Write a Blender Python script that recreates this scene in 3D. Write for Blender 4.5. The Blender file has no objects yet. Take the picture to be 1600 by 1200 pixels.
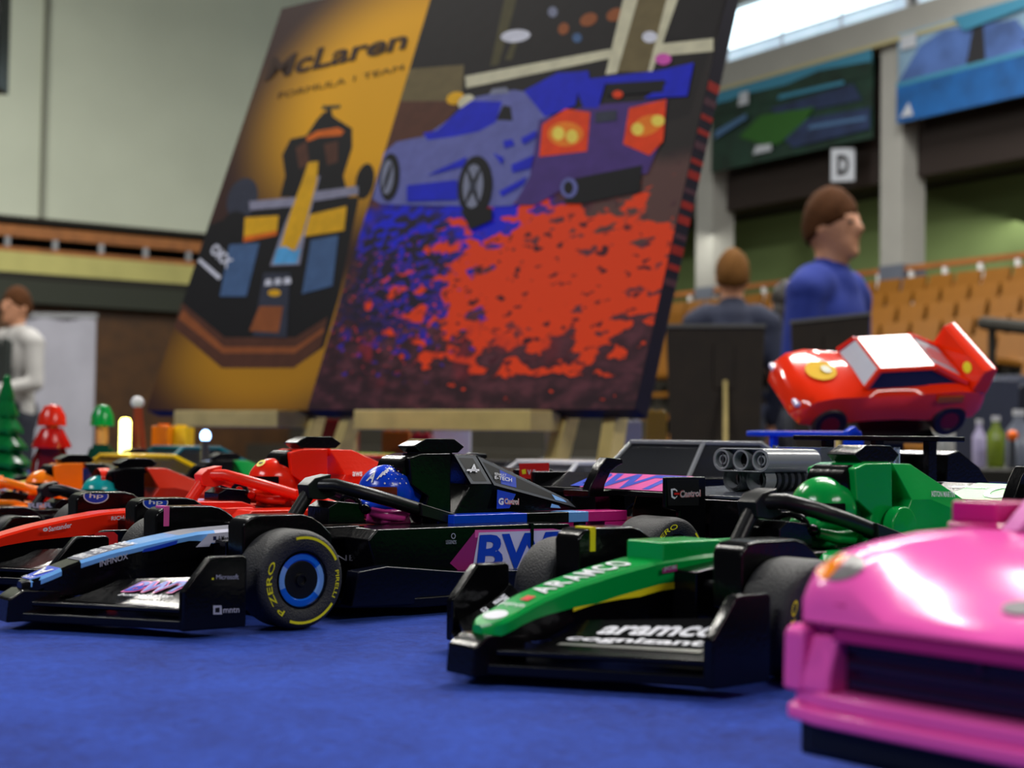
import bpy, math, random
from math import sin, cos, pi, radians as R, sqrt, tan, atan2
from mathutils import Vector, Matrix
random.seed(7)
SC = bpy.context.scene
COL = SC.collection
CM = 0.01
TZ = 0.75                      # height of the front table top (m)

# ------------------------------------------------------------------ camera
F_PX, PITCH, ROLL, CAM_H = 2283.4, 0.0364, 0.0139, 4.7524      # cm above the table
up0 = Vector((0, -sin(PITCH), cos(PITCH)))
fwd = Vector((0, cos(PITCH), sin(PITCH)))
rgt0 = Vector((1, 0, 0))
rgt = rgt0*cos(ROLL) + up0*sin(ROLL)
upv = up0*cos(ROLL) - rgt0*sin(ROLL)
cam = bpy.data.cameras.new('camera')
co = bpy.data.objects.new('camera', cam); COL.objects.link(co)
M = Matrix((rgt, upv, -fwd)).transposed().to_4x4()
M.translation = Vector((0, 0, TZ + CAM_H*CM))
co.matrix_world = M
cam.sensor_width = 36; cam.lens = F_PX*36/1600
cam.clip_start = 0.01; cam.clip_end = 200
cam.dof.use_dof = True; cam.dof.focus_distance = 0.42; cam.dof.aperture_fstop = 22.0
cam.dof.aperture_blades = 7
SC.camera = co

# ------------------------------------------------------------------ light
SC.view_settings.view_transform = 'Standard'
SC.view_settings.look = 'None'
SC.view_settings.gamma = 1
SC.view_settings.use_curve_mapping = False
SC.view_settings.exposure = 0.12
W = bpy.data.worlds.new('hall_air'); SC.world = W; W.use_nodes = True
W.node_tree.nodes['Background'].inputs[0].default_value = (0.80, 0.86, 0.90, 1)
W.node_tree.nodes['Background'].inputs[1].default_value = 0.05

def area(name, loc, target, sx, sy, power, color=(1, .97, .9)):
    l = bpy.data.lights.new(name, 'AREA'); l.shape = 'RECTANGLE'
    l.size = sx; l.size_y = sy; l.energy = power; l.color = color
    o = bpy.data.objects.new(name, l); COL.objects.link(o); o.location = loc
    d = Vector(target) - Vector(loc)
    o.rotation_euler = d.to_track_quat('-Z', 'Y').to_euler()
    return o
for i, (x, y) in enumerate([(-5, 5), (1.5, 5), (8, 5), (-5, 10), (2, 10), (9, 10), (-4, 16), (4, 16)]):
    area('hall_lamp', (x, y, 7.8), (x, y, 0), 2.6, .3, 330)
area('hall_lamp_overhead', (2.5, 3.4, 5.9), (.23, .9, .84), 1.7, 1.2, 170, (1, .98, .95))
area('fill_light_behind', (-4.0, -3.5, 5.0), (0, 1.2, .9), 2.6, .5, 165, (.95, .97, 1))  # unseen front fill, added to lift the posters and front faces
area('fill_light_behind', (4.2, -3.2, 4.2), (0, .6, .75), 2.6, .4, 95, (1, .98, .94))  # second unseen fill, added to brighten near-side panels and lettering
area('hall_lamp_stage', (-12, 12, 7.0), (-12, 22, 2.5), 6, .4, 900, (1, 1, .93))
area('hall_lamp_stands', (11, 11, 6.5), (11, 18, 1.0), 6, .25, 130, (1, .96, .88))
area('gallery_fill_light', (4.9, 22.2, 3.9), (5.5, 23.5, 2.0), 8, .6, 38, (1, .97, .85))  # added fill under the fascia so the recessed green wall is not black
area('gallery_fill_light', (9.0, 17.0, 3.9), (9.8, 18.3, 2.0), 8, .6, 30, (1, .97, .85))  # same added gallery fill, nearer end of the green wall

# ------------------------------------------------------------------ materials
def lin(c):
    if isinstance(c, str):
        c = tuple(int(c[i:i+2], 16) for i in (0, 2, 4))
    c = [v/255 for v in c[:3]]
    return tuple((v/12.92 if v <= .04045 else ((v+.055)/1.055)**2.4) for v in c) + (1,)
MATS = {}
def mat(name, color, rough=.25, metal=0, coat=0, emit=0, trans=0, bump=0, bscale=300, var=0, vscale=40, spec=.5, sheen=0, alpha=1, ior=1.45):
    if name in MATS: return MATS[name]
    m = bpy.data.materials.new(name); m.use_nodes = True; MATS[name] = m
    nt = m.node_tree; b = nt.nodes['Principled BSDF']; c = lin(color)
    b.inputs['Base Color'].default_value = c
    b.inputs['Roughness'].default_value = rough
    b.inputs['Metallic'].default_value = metal
    b.inputs['Coat Weight'].default_value = coat
    b.inputs['Coat Roughness'].default_value = .06
    b.inputs['Specular IOR Level'].default_value = spec
    b.inputs['Transmission Weight'].default_value = trans
    b.inputs['Alpha'].default_value = alpha
    b.inputs['IOR'].default_value = ior
    if sheen: b.inputs['Sheen Weight'].default_value = sheen
    if emit:
        b.inputs['Emission Color'].default_value = c; b.inputs['Emission Strength'].default_value = emit
    tc = nt.nodes.new('ShaderNodeTexCoord')
    if bump:
        n = nt.nodes.new('ShaderNodeTexNoise'); n.inputs['Scale'].default_value = bscale; n.inputs['Detail'].default_value = 3
        nt.links.new(tc.outputs['Object'], n.inputs['Vector'])
        bp = nt.nodes.new('ShaderNodeBump'); bp.inputs['Strength'].default_value = bump; bp.inputs['Distance'].default_value = .0004
        nt.links.new(n.outputs['Fac'], bp.inputs['Height']); nt.links.new(bp.outputs['Normal'], b.inputs['Normal'])
    # every material carries a little procedural variation of tone
    n = nt.nodes.new('ShaderNodeTexNoise'); n.inputs['Scale'].default_value = vscale; n.inputs['Detail'].default_value = 4
    nt.links.new(tc.outputs['Object'], n.inputs['Vector'])
    v = var or .04
    r = nt.nodes.new('ShaderNodeValToRGB')
    r.color_ramp.elements[0].position = .3; r.color_ramp.elements[1].position = .7
    r.color_ramp.elements[0].color = tuple(x*(1-v) for x in c[:3]) + (1,)
    r.color_ramp.elements[1].color = tuple(min(1, x*(1+v)) for x in c[:3]) + (1,)
    nt.links.new(n.outputs['Fac'], r.inputs['Fac']); nt.links.new(r.outputs['Color'], b.inputs['Base Color'])
    return m
def plastic(name, c, **k):
    k.setdefault('rough', .2); k.setdefault('bump', .12); k.setdefault('bscale', 900)
    return mat(name, c, **k)
BLACK = plastic('black_plastic', (7, 7, 9), rough=.17, var=.3, spec=.28)
DARK = plastic('dark_navy_plastic', (9, 12, 26), rough=.2, spec=.3)
SATIN = plastic('satin_black_plastic', (15, 16, 18), rough=.34, spec=.4)
BLUE = plastic('bright_blue_plastic', (8, 62, 205))
LBLUE = plastic('light_blue_plastic', (105, 160, 225))
PINK = plastic('pink_plastic', (232, 70, 165), rough=.13)
MAGENTA = plastic('dark_pink_plastic', (196, 32, 122))
HOTPINK = plastic('bubblegum_pink_plastic', (240, 92, 180), rough=.17, bump=.05, spec=.24)
GREEN = plastic('bright_green_plastic', (0, 150, 62))
REDO = plastic('red_orange_plastic', (235, 40, 14))
RED = plastic('red_plastic', (200, 20, 14))
ORANGE = plastic('orange_plastic', (250, 130, 10))
YELLOW = plastic('yellow_plastic', (250, 205, 20))
TEAL = plastic('teal_plastic', (20, 165, 165))
GREY = plastic('grey_plastic', (140, 142, 146))
DGREY = plastic('dark_grey_plastic', (62, 64, 70))
WHITE = plastic('white_plastic', (225, 225, 228))
TYRE = mat('tyre_rubber', (30, 30, 33), rough=.52, bump=.8, bscale=2600, var=.2, vscale=1500)
PRINT_W = mat('white_print', (215, 215, 222), rough=.4)
PRINT_G = mat('grey_print', (175, 175, 188), rough=.4)
PRINT_Y = mat('yellow_print', (232, 222, 20), rough=.45)
PRINT_B = mat('blue_print', (14, 62, 190), rough=.35)
PRINT_N = mat('navy_print', (14, 22, 70), rough=.35)
PRINT_LB = mat('light_blue_print', (125, 175, 235), rough=.3)
PRINT_K = mat('black_print', (9, 10, 13), rough=.45, spec=.3)
PRINT_GR = mat('dark_grey_print', (58, 64, 74), rough=.5)
PRINT_P = mat('pink_print', (225, 90, 165), rough=.3)
PRINT_M = mat('magenta_print', (150, 30, 110), rough=.3)
PRINT_L = mat('lavender_print', (212, 206, 235), rough=.3)
PRINT_R = mat('red_print', (205, 25, 20), rough=.35)
PRINT_S = mat('silver_foil', (150, 150, 145), rough=.22, metal=.5)
SMOKE = mat('smoked_clear_plastic', (84, 86, 94), rough=.04, trans=.8, spec=.4)
CLEAR = mat('clear_plastic', (210, 222, 238), rough=.05, trans=.92)
PCLEAR = mat('pink_tinted_clear_plastic', (215, 170, 215), rough=.05, trans=.85)
WOOD = mat('light_pine_wood', (214, 190, 118), rough=.5, var=.15, vscale=30)

# ------------------------------------------------------------------ mesh builder (all numbers in cm)
class MB:
    def __init__(s): s.v = []; s.f = []; s.m = []; s.mats = []
    def mi(s, m):
        if m not in s.mats: s.mats.append(m)
        return s.mats.index(m)
    def add(s, vs, fs, m):
        k = len(s.v); i = s.mi(m); s.v += [tuple(p) for p in vs]
        for f in fs: s.f.append([k+a for a in f]); s.m.append(i)
        return s
    def box(s, x0, x1, y0, y1, z0, z1, m):
        return s.add([(x, y, z) for x in (x0, x1) for y in (y0, y1) for z in (z0, z1)],
                     [(0, 1, 3, 2), (4, 6, 7, 5), (0, 4, 5, 1), (2, 3, 7, 6), (0, 2, 6, 4), (1, 5, 7, 3)], m)
    def prism(s, poly, a, b, m, axis='y', poly2=None):
        q = poly2 or poly; n = len(poly)
        def P(p, t):
            return (p[0], t, p[1]) if axis == 'y' else ((p[0], p[1], t) if axis == 'z' else (t, p[0], p[1]))
        vs = [P(p, a) for p in poly] + [P(p, b) for p in q]
        fs = [list(range(n)), list(range(2*n-1, n-1, -1))] + [(i, i+n, (i+1) % n + n, (i+1) % n) for i in range(n)]
        return s.add(vs, fs, m)
    def loft(s, rings, m, caps=True):
        n = len(rings[0]); vs = [p for r in rings for p in r]; fs = []
        for i in range(len(rings)-1):
            for j in range(n):
                fs.append((i*n+j, (i+1)*n+j, (i+1)*n+(j+1) % n, i*n+(j+1) % n))
        if caps: fs += [list(range(n-1, -1, -1)), list(range((len(rings)-1)*n, len(rings)*n))]
        return s.add(vs, fs, m)
    def tube(s, pts, r, m, n=14, caps=True):
        pts = [Vector(p) for p in pts]; rs = r if isinstance(r, (list, tuple)) else [r]*len(pts); rings = []
        prev = None
        for i, p in enumerate(pts):
            t = (pts[min(i+1, len(pts)-1)] - pts[max(i-1, 0)]).normalized()
            if prev is None:
                a = Vector((0, 0, 1)) if abs(t.z) < .9 else Vector((1, 0, 0))
                u = t.cross(a).normalized()
            else: u = (prev - t*prev.dot(t)).normalized()
            prev = u; w = t.cross(u)
            rings.append([tuple(p + (u*cos(2*pi*k/n) + w*sin(2*pi*k/n))*rs[i]) for k in range(n)])
        return s.loft(rings, m, caps)
    def lathe(s, prof, c, m, axis='y', n=40, a0=0, a1=2*pi, closed=True):
        full = abs(a1-a0-2*pi) < 1e-6; k = n if full else n+1; rings = []
        for r, t in prof:
            ring = []
            for j in range(k):
                a = a0 + (a1-a0)*j/n
                if axis == 'y': ring.append((c[0]+r*cos(a), t, c[1]+r*sin(a)))
                elif axis == 'z': ring.append((c[0]+r*cos(a), c[1]+r*sin(a), t))
                else: ring.append((t, c[0]+r*cos(a), c[1]+r*sin(a)))
            rings.append(ring)
        vs = [p for r_ in rings for p in r_]; fs = []
        for i in range(len(rings)-1):
            for j in range(n if full else n):
                fs.append((i*k+j, (i+1)*k+j, (i+1)*k+(j+1) % k, i*k+(j+1) % k))
        if closed and full: fs += [list(range(k)), list(range((len(rings)-1)*k, len(rings)*k))]
        return s.add(vs, fs, m)
    def ell(s, c, r, m, nu=24, nv=14, rot=None):
        vs = []; fs = []
        for i in range(nv+1):
            th = pi*i/nv
            for j in range(nu):
                ph = 2*pi*j/nu
                p = Vector((r[0]*sin(th)*cos(ph), r[1]*sin(th)*sin(ph), r[2]*cos(th)))
                if rot: p = rot @ p
                vs.append((c[0]+p.x, c[1]+p.y, c[2]+p.z))
        for i in range(nv):
            for j in range(nu):
                fs.append((i*nu+j, (i+1)*nu+j, (i+1)*nu+(j+1) % nu, i*nu+(j+1) % nu))
        return s.add(vs, fs, m)
    def quad(s, a, b, c, d, m): return s.add([a, b, c, d], [(0, 1, 2, 3)], m)
    def poly(s, pts, m): return s.add(pts, [list(range(len(pts)))], m)
    def build(s, name, parent=None, bevel=0, smooth=35, loc=None, remesh=0, fix=True):
        me = bpy.data.meshes.new(name)
        me.from_pydata([(a*CM, b*CM, c*CM) for a, b, c in s.v], [], s.f)
        for m in s.mats: me.materials.append(m)
        me.polygons.foreach_set('material_index', s.m)
        me.update()
        if fix:
            import bmesh
            bm = bmesh.new(); bm.from_mesh(me)
            bmesh.ops.remove_doubles(bm, verts=bm.verts, dist=1e-7)
            bmesh.ops.recalc_face_normals(bm, faces=bm.faces); bm.to_mesh(me); bm.free()
        me.shade_smooth(); me.set_sharp_from_angle(angle=R(smooth))
        o = bpy.data.objects.new(name, me); COL.objects.link(o)
        if parent: o.parent = parent
        if loc: o.location = loc
        if bevel:
            b = o.modifiers.new('bevel', 'BEVEL'); b.width = bevel*CM; b.segments = 2; b.limit_method = 'ANGLE'; b.angle_limit = R(35)
            b.harden_normals = True
        if remesh:
            b = o.modifiers.new('remesh', 'REMESH'); b.mode = 'VOXEL'; b.voxel_size = remesh*CM; b.use_smooth_shade = True
            b = o.modifiers.new('smooth', 'SMOOTH'); b.factor = .6; b.iterations = 5
        return o

def tag(o, label=None, cat=None, group=None, kind=None):
    if label: o['label'] = label
    if cat: o['category'] = cat
    if group: o['group'] = group
    if kind: o['kind'] = kind
    return o
def empty(name, loc, rz=0, label=None, cat=None, group=None, rot=None):
    o = bpy.data.objects.new(name, None); COL.objects.link(o)
    o.location = loc; o.rotation_euler = rot or (0, 0, rz); o.empty_display_size = .02
    return tag(o, label, cat, group)
def W3(x, y, z=0): return (x*CM, y*CM, TZ + z*CM)
def copy_tree(o, parent=None):
    c = o.copy(); COL.objects.link(c)
    if parent: c.parent = parent
    for ch in list(o.children): copy_tree(ch, c)
    return c

# a ray through a point of the photograph, in table centimetres
def ray(u, v):
    d = rgt*(u-800)/F_PX - upv*(v-600)/F_PX + fwd
    return d
def at(u, v, Y):
    d = ray(u, v); t = Y/d.y
    return Vector((d.x*t, Y, CAM_H + d.z*t))
class Pose:
    def __init__(s, X, Y, th, z=0): s.X, s.Y, s.th, s.z = X, Y, th, z
    def side(s, u, v, y):          # point of a vertical plane along the car, in the car's own cm
        c, q = cos(s.th), sin(s.th); d = ray(u, v); n = Vector((-q, c, 0)); o = Vector((s.X, s.Y, 0)) + n*y
        cm_ = Vector((0, 0, CAM_H)); t = (o-cm_).dot(n)/d.dot(n); P = cm_ + d*t
        return ((P.x-s.X)*c + (P.y-s.Y)*q, y, P.z - s.z)
    def front(s, u, v, x):
        c, q = cos(s.th), sin(s.th); d = ray(u, v); n = Vector((c, q, 0)); o = Vector((s.X, s.Y, 0)) + n*x
        cm_ = Vector((0, 0, CAM_H)); t = (o-cm_).dot(n)/d.dot(n); P = cm_ + d*t
        return (x, -(P.x-s.X)*q + (P.y-s.Y)*c, P.z - s.z)

# ------------------------------------------------------------------ lettering
FONT = {}
def glyphs(s, bold=.0):
    k = (s, bold)
    if k in FONT: return FONT[k]
    cu = bpy.data.curves.new('t', 'FONT'); cu.body = s; cu.resolution_u = 3; cu.offset = bold
    o = bpy.data.objects.new('t', cu); COL.objects.link(o)
    bpy.context.view_layer.update()
    me = o.to_mesh()
    vs = [(v.co.x, v.co.y) for v in me.vertices]; fs = [list(p.vertices) for p in me.polygons]
    o.to_mesh_clear(); bpy.data.objects.remove(o); bpy.data.curves.remove(cu)
    x0 = min(v[0] for v in vs); x1 = max(v[0] for v in vs); y0 = min(v[1] for v in vs); y1 = max(v[1] for v in vs)
    FONT[k] = ([((a-x0)/(x1-x0), (b-y0)/(y1-y0)) for a, b in vs], fs)
    return FONT[k]
def text(mb, s, m, bl, br, tr, tl, off=(0, 0, 0), bold=.0):
    vs, fs = glyphs(s, bold)
    bl, br, tr, tl = [Vector(p)+Vector(off) for p in (bl, br, tr, tl)]
    P = [tuple(bl*(1-a)*(1-b) + br*a*(1-b) + tr*a*b + tl*(1-a)*b) for a, b in vs]
    mb.add(P, fs, m)
def text_arc(mb, s, m, c, y, r0, r1, a0, a1, bold=.0):
    vs, fs = glyphs(s, bold)
    P = []
    for a, b in vs:
        t = a0 + (a1-a0)*a; r = r0 + (r1-r0)*b
        P.append((c[0]+r*cos(t), y, c[1]+r*sin(t)))
    mb.add(P, fs, m)

# ================================================================== TABLES
TH = .69
tdir = Vector((cos(TH), sin(TH), 0)); ndir = Vector((-sin(TH), cos(TH), 0))
CLOTH = bpy.data.materials.new('blue_tablecloth'); CLOTH.use_nodes = True
def cloth_nodes(m):
    nt = m.node_tree; b = nt.nodes['Principled BSDF']; L = nt.links
    b.inputs['Roughness'].default_value = .85; b.inputs['Sheen Weight'].default_value = .25
    b.inputs['Sheen Roughness'].default_value = .5; b.inputs['Sheen Tint'].default_value = lin((110, 140, 230))
    b.inputs['Specular IOR Level'].default_value = .15
    tc = nt.nodes.new('ShaderNodeTexCoord')
    n1 = nt.nodes.new('ShaderNodeTexNoise'); n1.inputs['Scale'].default_value = 420; n1.inputs['Detail'].default_value = 5
    n2 = nt.nodes.new('ShaderNodeTexNoise'); n2.inputs['Scale'].default_value = 45; n2.inputs['Detail'].default_value = 4
    wv = nt.nodes.new('ShaderNodeTexWave'); wv.inputs['Scale'].default_value = 700; wv.bands_direction = 'DIAGONAL'
    wv.inputs['Distortion'].default_value = 2
    for n in (n1, n2, wv): L.new(tc.outputs['Object'], n.inputs['Vector'])
    mx = nt.nodes.new('ShaderNodeMix'); mx.data_type = 'FLOAT'; mx.inputs[0].default_value = .5
    L.new(n1.outputs['Fac'], mx.inputs[2]); L.new(n2.outputs['Fac'], mx.inputs[3])
    r = nt.nodes.new('ShaderNodeValToRGB')
    r.color_ramp.elements[0].position = .36; r.color_ramp.elements[0].color = lin((7, 26, 104))
    r.color_ramp.elements[1].position = .66; r.color_ramp.elements[1].color = lin((26, 60, 158))
    L.new(mx.outputs[0], r.inputs['Fac']); L.new(r.outputs['Color'], b.inputs['Base Color'])
    ad = nt.nodes.new('ShaderNodeMath'); ad.operation = 'MULTIPLY_ADD'; ad.inputs[1].default_value = .35
    L.new(wv.outputs['Fac'], ad.inputs[0]); L.new(n1.outputs['Fac'], ad.inputs[2])
    bp = nt.nodes.new('ShaderNodeBump'); bp.inputs['Strength'].default_value = .6; bp.inputs['Distance'].default_value = .0006
    L.new(ad.outputs[0], bp.inputs['Height']); L.new(bp.outputs['Normal'], b.inputs['Normal'])
cloth_nodes(CLOTH)
def table(name, n0, n1, t0, t1, z, label, clabel):
    root = empty(name, (0, 0, 0), 0, label, 'table')
    ctr = tdir*((t0+t1)/2) + ndir*((n0+n1)/2)
    root.location = (ctr.x*CM, ctr.y*CM, 0); root.rotation_euler = (0, 0, TH)
    hx, hy = (t1-t0)/2, (n1-n0)/2; H = TZ*100 + z
    MB().box(-hx, hx, -hy, hy, H-3.2, H-.25, WOOD).build('table_top', root, bevel=.2)
    for sx in (-1, 1):
        for sy in (-1, 1):
            x, y = sx*(hx-8), sy*(hy-8)
            MB().box(x-2, x+2, y-2, y+2, 0, H-3.2, DGREY).build('leg', root, bevel=.2)
    # the cloth, a thing of its own: a gently rippled sheet with hanging sides
    mb = MB(); nx, ny = 200, 100
    vs = []; fs = []
    for i in range(nx+1):
        for j in range(ny+1):
            x = -hx-.3 + (2*hx+.6)*i/nx; y = -hy-.3 + (2*hy+.6)*j/ny
            P = ctr + tdir*x + ndir*y
            zz = 0
            if z == 0:
                d = P.y
                fall = max(0, min(1, (21-d)/6))                        # folds only in the empty front strip
                zz += .22*math.exp(-((d-13.2-.06*P.x)/1.5)**2)*fall + .05*sin(P.x*.35+d*.5)*fall - .03*fall
            vs.append((x, y, H-.02 + min(zz, .2)))
    for i in range(nx):
        for j in range(ny):
            a = i*(ny+1)+j; fs.append((a, a+ny+1, a+ny+2, a+1))
    k = len(vs); edge = [(i, 0) for i in range(nx+1)] + [(nx, j) for j in range(1, ny+1)] + [(i, ny) for i in range(nx-1, -1, -1)] + [(0, j) for j in range(ny-1, 0, -1)]
    low = []
    for q, (i, j) in enumerate(edge):
        x, y, zz = vs[i*(ny+1)+j]; w = .9*sin(q*.55) + 1.1
        ox = (1 if i == nx else -1 if i == 0 else 0)*w; oy = (1 if j == ny else -1 if j == 0 else 0)*w
        low.append(len(vs)); vs.append((x+ox, y+oy, H-28))
    for q in range(len(edge)):
        a = edge[q]; b = edge[(q+1) % len(edge)]
        fs.append((a[0]*(ny+1)+a[1], b[0]*(ny+1)+b[1], low[(q+1) % len(edge)], low[q]))
    mb.add(vs, fs, CLOTH)
    c = mb.build('tablecloth', None, smooth=60, loc=(ctr.x*CM, ctr.y*CM, 0)); c.rotation_euler = (0, 0, TH)
    tag(c, clabel, 'tablecloth')
table('display_table', -48, 51.9, -100, 170, 0, 'front display table under the blue cloth, carrying the sharp racing cars', 'bright blue cloth spread in the foreground under the front cars')
table('display_table', 52.6, 205, -120, 190, -1.1, 'rear display table under blue cloth, carrying the poster easels', 'blue cloth on the rear table beneath the out-of-focus models and easels')

# ================================================================== FORMULA CARS
def wheel(root, x, s, width, ring, ring2, rot=0, letter=True, R0=1.21):
    yo = s*4.05; yi = s*(4.05-width); e = s
    prof = [(.62, yi), (1.08, yi), (1.18, yi+e*.06), (R0, yi+e*.2), (R0, yo-e*.26), (1.185, yo-e*.12), (1.12, yo-e*.02), (1.06, yo), (.74, yo), (.69, yo-e*.05), (.67, yo-e*.16), (.3, yo-e*.2)]
    t = MB().lathe(prof, (x, 1.21), TYRE, n=72).build('wheel', root, smooth=50)
    m = MB(); c = (x, 1.21); k = yo - e*.03
    m.lathe([(.70, yo-e*.16), (.685, yo-e*.02), (.655, yo-e*.02), (.645, k-e*.05)], c, BLACK, n=56, closed=False)
    seg = [(R(-40), R(35), ring2), (R(35), R(145), ring), (R(145), R(200), ring2), (R(200), R(320), ring)]
    for a, b, mm in seg:
        m.lathe([(.645, k-e*.05), (.50, k-e*.02), (.465, k-e*.06)], c, mm, n=18, a0=a, a1=b)
    m.lathe([(.47, k-e*.06), (.43, k-e*.05), (.2, k-e*.09), (.16, k-e*.09), (.155, k+e*.01), (.11, k+e*.01), (.10, k-e*.12), (.001, k-e*.12)], c, SATIN, n=40)
    m.build('rim', t, smooth=40)
    if letter:
        m = MB(); y = yo + e*.012; rt = rot
        m.lathe([(1.0, y), (1.065, y)], c, PRINT_Y, n=24, a0=R(26)+rt, a1=R(102)+rt)
        m.lathe([(1.0, y), (1.065, y)], c, PRINT_Y, n=24, a0=R(-110)+rt, a1=R(-36)+rt)
        text_arc(m, 'P ZERO', PRINT_Y, c, y, .87, 1.02, R(236)+rt, R(150)+rt, .01)
        text_arc(m, 'PIRELLI', PRINT_Y, c, y, .93, 1.03, R(12)+rt, R(-28)+rt, .01)
        m.build('tyre_lettering', t)
    return t

NOSE_TOP = [(-5.45, 1.12), (-4.9, 1.3), (-4.25, 1.55), (-3.3, 1.80), (-2.1, 2.03), (-1.0, 2.2), (.3, 2.27), (1.2, 2.3)]
def nose_z(x):
    for (a, za), (b, zb) in zip(NOSE_TOP, NOSE_TOP[1:]):
        if a <= x <= b: return za + (zb-za)*(x-a)/(b-a)
    return 2.3 if x > 0 else 1.12
def nose_w(x): return (.42 + .20*min(1, max(0, (x+5.4)/5.4)))*(1 if x > -5.1 else max(.35, 1-((-5.1-x)/.42)**2))

def cover_mesh():
    ref = Pose(-7.5795, 38.8011, .6869)
    S_ = lambda u, v, y: ref.side(u, v, y)
    a, b, c, d = S_(707, 709, -.62), S_(744, 710, -.42), S_(770, 757, -.80), S_(735, 757, -.84)
    e_, f_, e2_ = S_(897, 785, -.26), S_(904, 798, -.36), S_(887, 784, -.36)
    g_, h_ = (7.55, -.88, 2.5), (12.0, -.40, 2.5)
    d2 = (7.0, -.84, 2.5)
    v = [a, b, c, d, e_, f_, g_, h_, d2]
    return dict(v=v, f=[[0, 1, 2, 3], [1, 4, 5, 2], [2, 5, 7, 6], [3, 2, 6, 8]], t=[(0, 1), (1, 4), (4, 5), (5, 7), (0, 3), (3, 8)])
def formula_car(pose, S, label, detail=2):
    z0 = pose.z
    root = empty('formula_racing_car', W3(pose.X, pose.Y, z0), pose.th, label, 'toy car', S.get('group'))
    g = S.get
    body, nose, side, deck, cover, air, halo = g('body', BLACK), g('nose', BLACK), g('side', BLACK), g('deck', BLACK), g('cover', BLACK), g('air', BLACK), g('halo', SATIN)
    # underfloor
    MB().prism([(1.2, -1.2), (2.3, -2.7), (4.0, -3.35), (10.6, -3.35), (11.4, -2.2), (15.0, -1.9), (15.0, 1.9), (11.4, 2.2), (10.6, 3.35), (4.0, 3.35), (2.3, 2.7), (1.2, 1.2)], .22, .5, BLACK, 'z').build('floor_plate', root, bevel=.05)
    for s in (-1, 1):
        MB().prism([(1.9, .35), (2.1, 1.25), (3.0, 1.35), (5.4, 1.1), (9.2, 1.0), (9.6, .45), (4.2, .3)], s*3.3, s*2.75, DARK if detail > 1 else BLACK).build('floor_fence', root, bevel=.04)
    # tub + side pods
    m = MB()
    m.prism([(-.6, .75), (-.6, 2.0), (1.0, 2.18), (9.8, 2.18), (13.2, 1.75), (13.2, .6), (1, .45)], -1.25, 1.25, body)
    m.build('tub', root, bevel=.05)
    if 'tubtop' in S:
        MB().prism([(.9, 1.75), (.9, 2.55), (3.4, 2.5), (3.9, 2.35), (3.9, 1.75)], -1.3, 1.3, S['tubtop']).build('cockpit_front', root, bevel=.06)
    for s in (-1, 1):
        m = MB()
        m.prism([(3.0, 1.2), (2.7, 2.0), (3.0, 2.28), (8.25, 2.28), (8.25, .9), (5.0, .6)], s*2.8, s*1.2, side)
        m.prism([(8.32, .9), (8.32, 2.28), (9.75, 2.25), (10.2, 1.6), (9.6, .9)], s*2.8, s*1.2, side)
        m.build('side_pod', root, bevel=.05)
        MB().prism([(.8, 1.95), (.9, 2.3), (3.2, 2.32), (3.2, 1.95)], s*1.7, s*1.1, body).build('cockpit_edge', root, bevel=.05)
    # curved nose beam
    xs = [-5.45, -5.4, -5.33, -5.25, -5.18, -5.1, -4.98, -4.85] + [-4.7+.3*i for i in range(20)]; rings = []
    for x in xs:
        z = nose_z(x); w = nose_w(x); b = max(.85, z - (.28 if x < -4.6 else .28+.35*min(1, (x+4.6)/3)))
        rings.append([(x, -w, b), (x, -w, z-.07), (x, -w+.07, z), (x, w-.07, z), (x, w, z-.07), (x, w, b)])
    MB().loft(rings, nose).build('nose', root, smooth=30)
    rings = []
    for x in [-5.0+.35*i for i in range(18)]:
        z = nose_z(x); w = nose_w(x)-.04; b = max(.84, z - (.28 if x < -4.6 else .28+.35*min(1, (x+4.6)/3)))
        lo = .75 if x < -1.6 else .75
        rings.append([(x, -w, lo), (x, -w, b+.02), (x, w, b+.02), (x, w, lo)])
    MB().loft(rings, g('keel', BLACK)).build('nose_keel', root, bevel=.03)
    # front wing: swept main plane, upper flap, end plates
    m = MB()
    for s in (-1, 1):
        m.prism([(-5.85, 0), (-5.3, s*.7), (-3.05, s*3.95), (-1.9, s*3.95), (-2.9, s*1.2), (-3.6, 0)], .2, .42, BLACK, 'z')
        m.prism([(-5.6, 0), (-5.1, s*.7), (-2.9, s*3.9), (-2.3, s*3.9), (-3.4, s*1.0), (-4.2, 0)], .55, .68, BLACK, 'z')
    m.prism([(-5.9, .2), (-5.85, .75), (-5.5, .95), (-4.6, .9), (-4.5, .2)], -.42, .42, BLACK)
    m.build('front_wing', root, bevel=.04)
    for s in (-1, 1):
        m = MB(); rings = []
        for i in range(9):
            q = i/8; y = s*(.62+3.2*q); x = -4.35+1.75*q
            prof = [(-.35, .66), (-.05, .74), (.35, .9), (.8, 1.12), (1.15, 1.38), (1.1, 1.25), (.75, .98), (.35, .78), (0, .64)]
            k = .62 + .38*q
            rings.append([(x+a, y, .66+(b-.66)*k) for a, b in prof])
        m.loft(rings, g('flap', BLACK)); m.build('front_flap', root, smooth=50)
        MB().prism([(-3.15, .18), (-3.15, 1.1), (-2.5, 1.84), (-2.38, 1.87), (-1.6, 1.87), (-1.5, 1.8), (-1.5, .18)], s*4.0, s*3.75, BLACK).build('front_end_plate', root, bevel=.05)
        # wheel cover above the inner half of the tyre
        MB().prism([(-.95, 1.35), (-.98, 2.45), (-.9, 2.6), (-.75, 2.69), (-.5, 2.73), (.7, 2.73), (1.0, 2.66), (1.3, 2.48), (1.6, 2.2), (1.65, 1.35)], s*2.8, s*2.0, g('fender', BLACK)).build('wheel_cover', root, bevel=.06)
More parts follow.
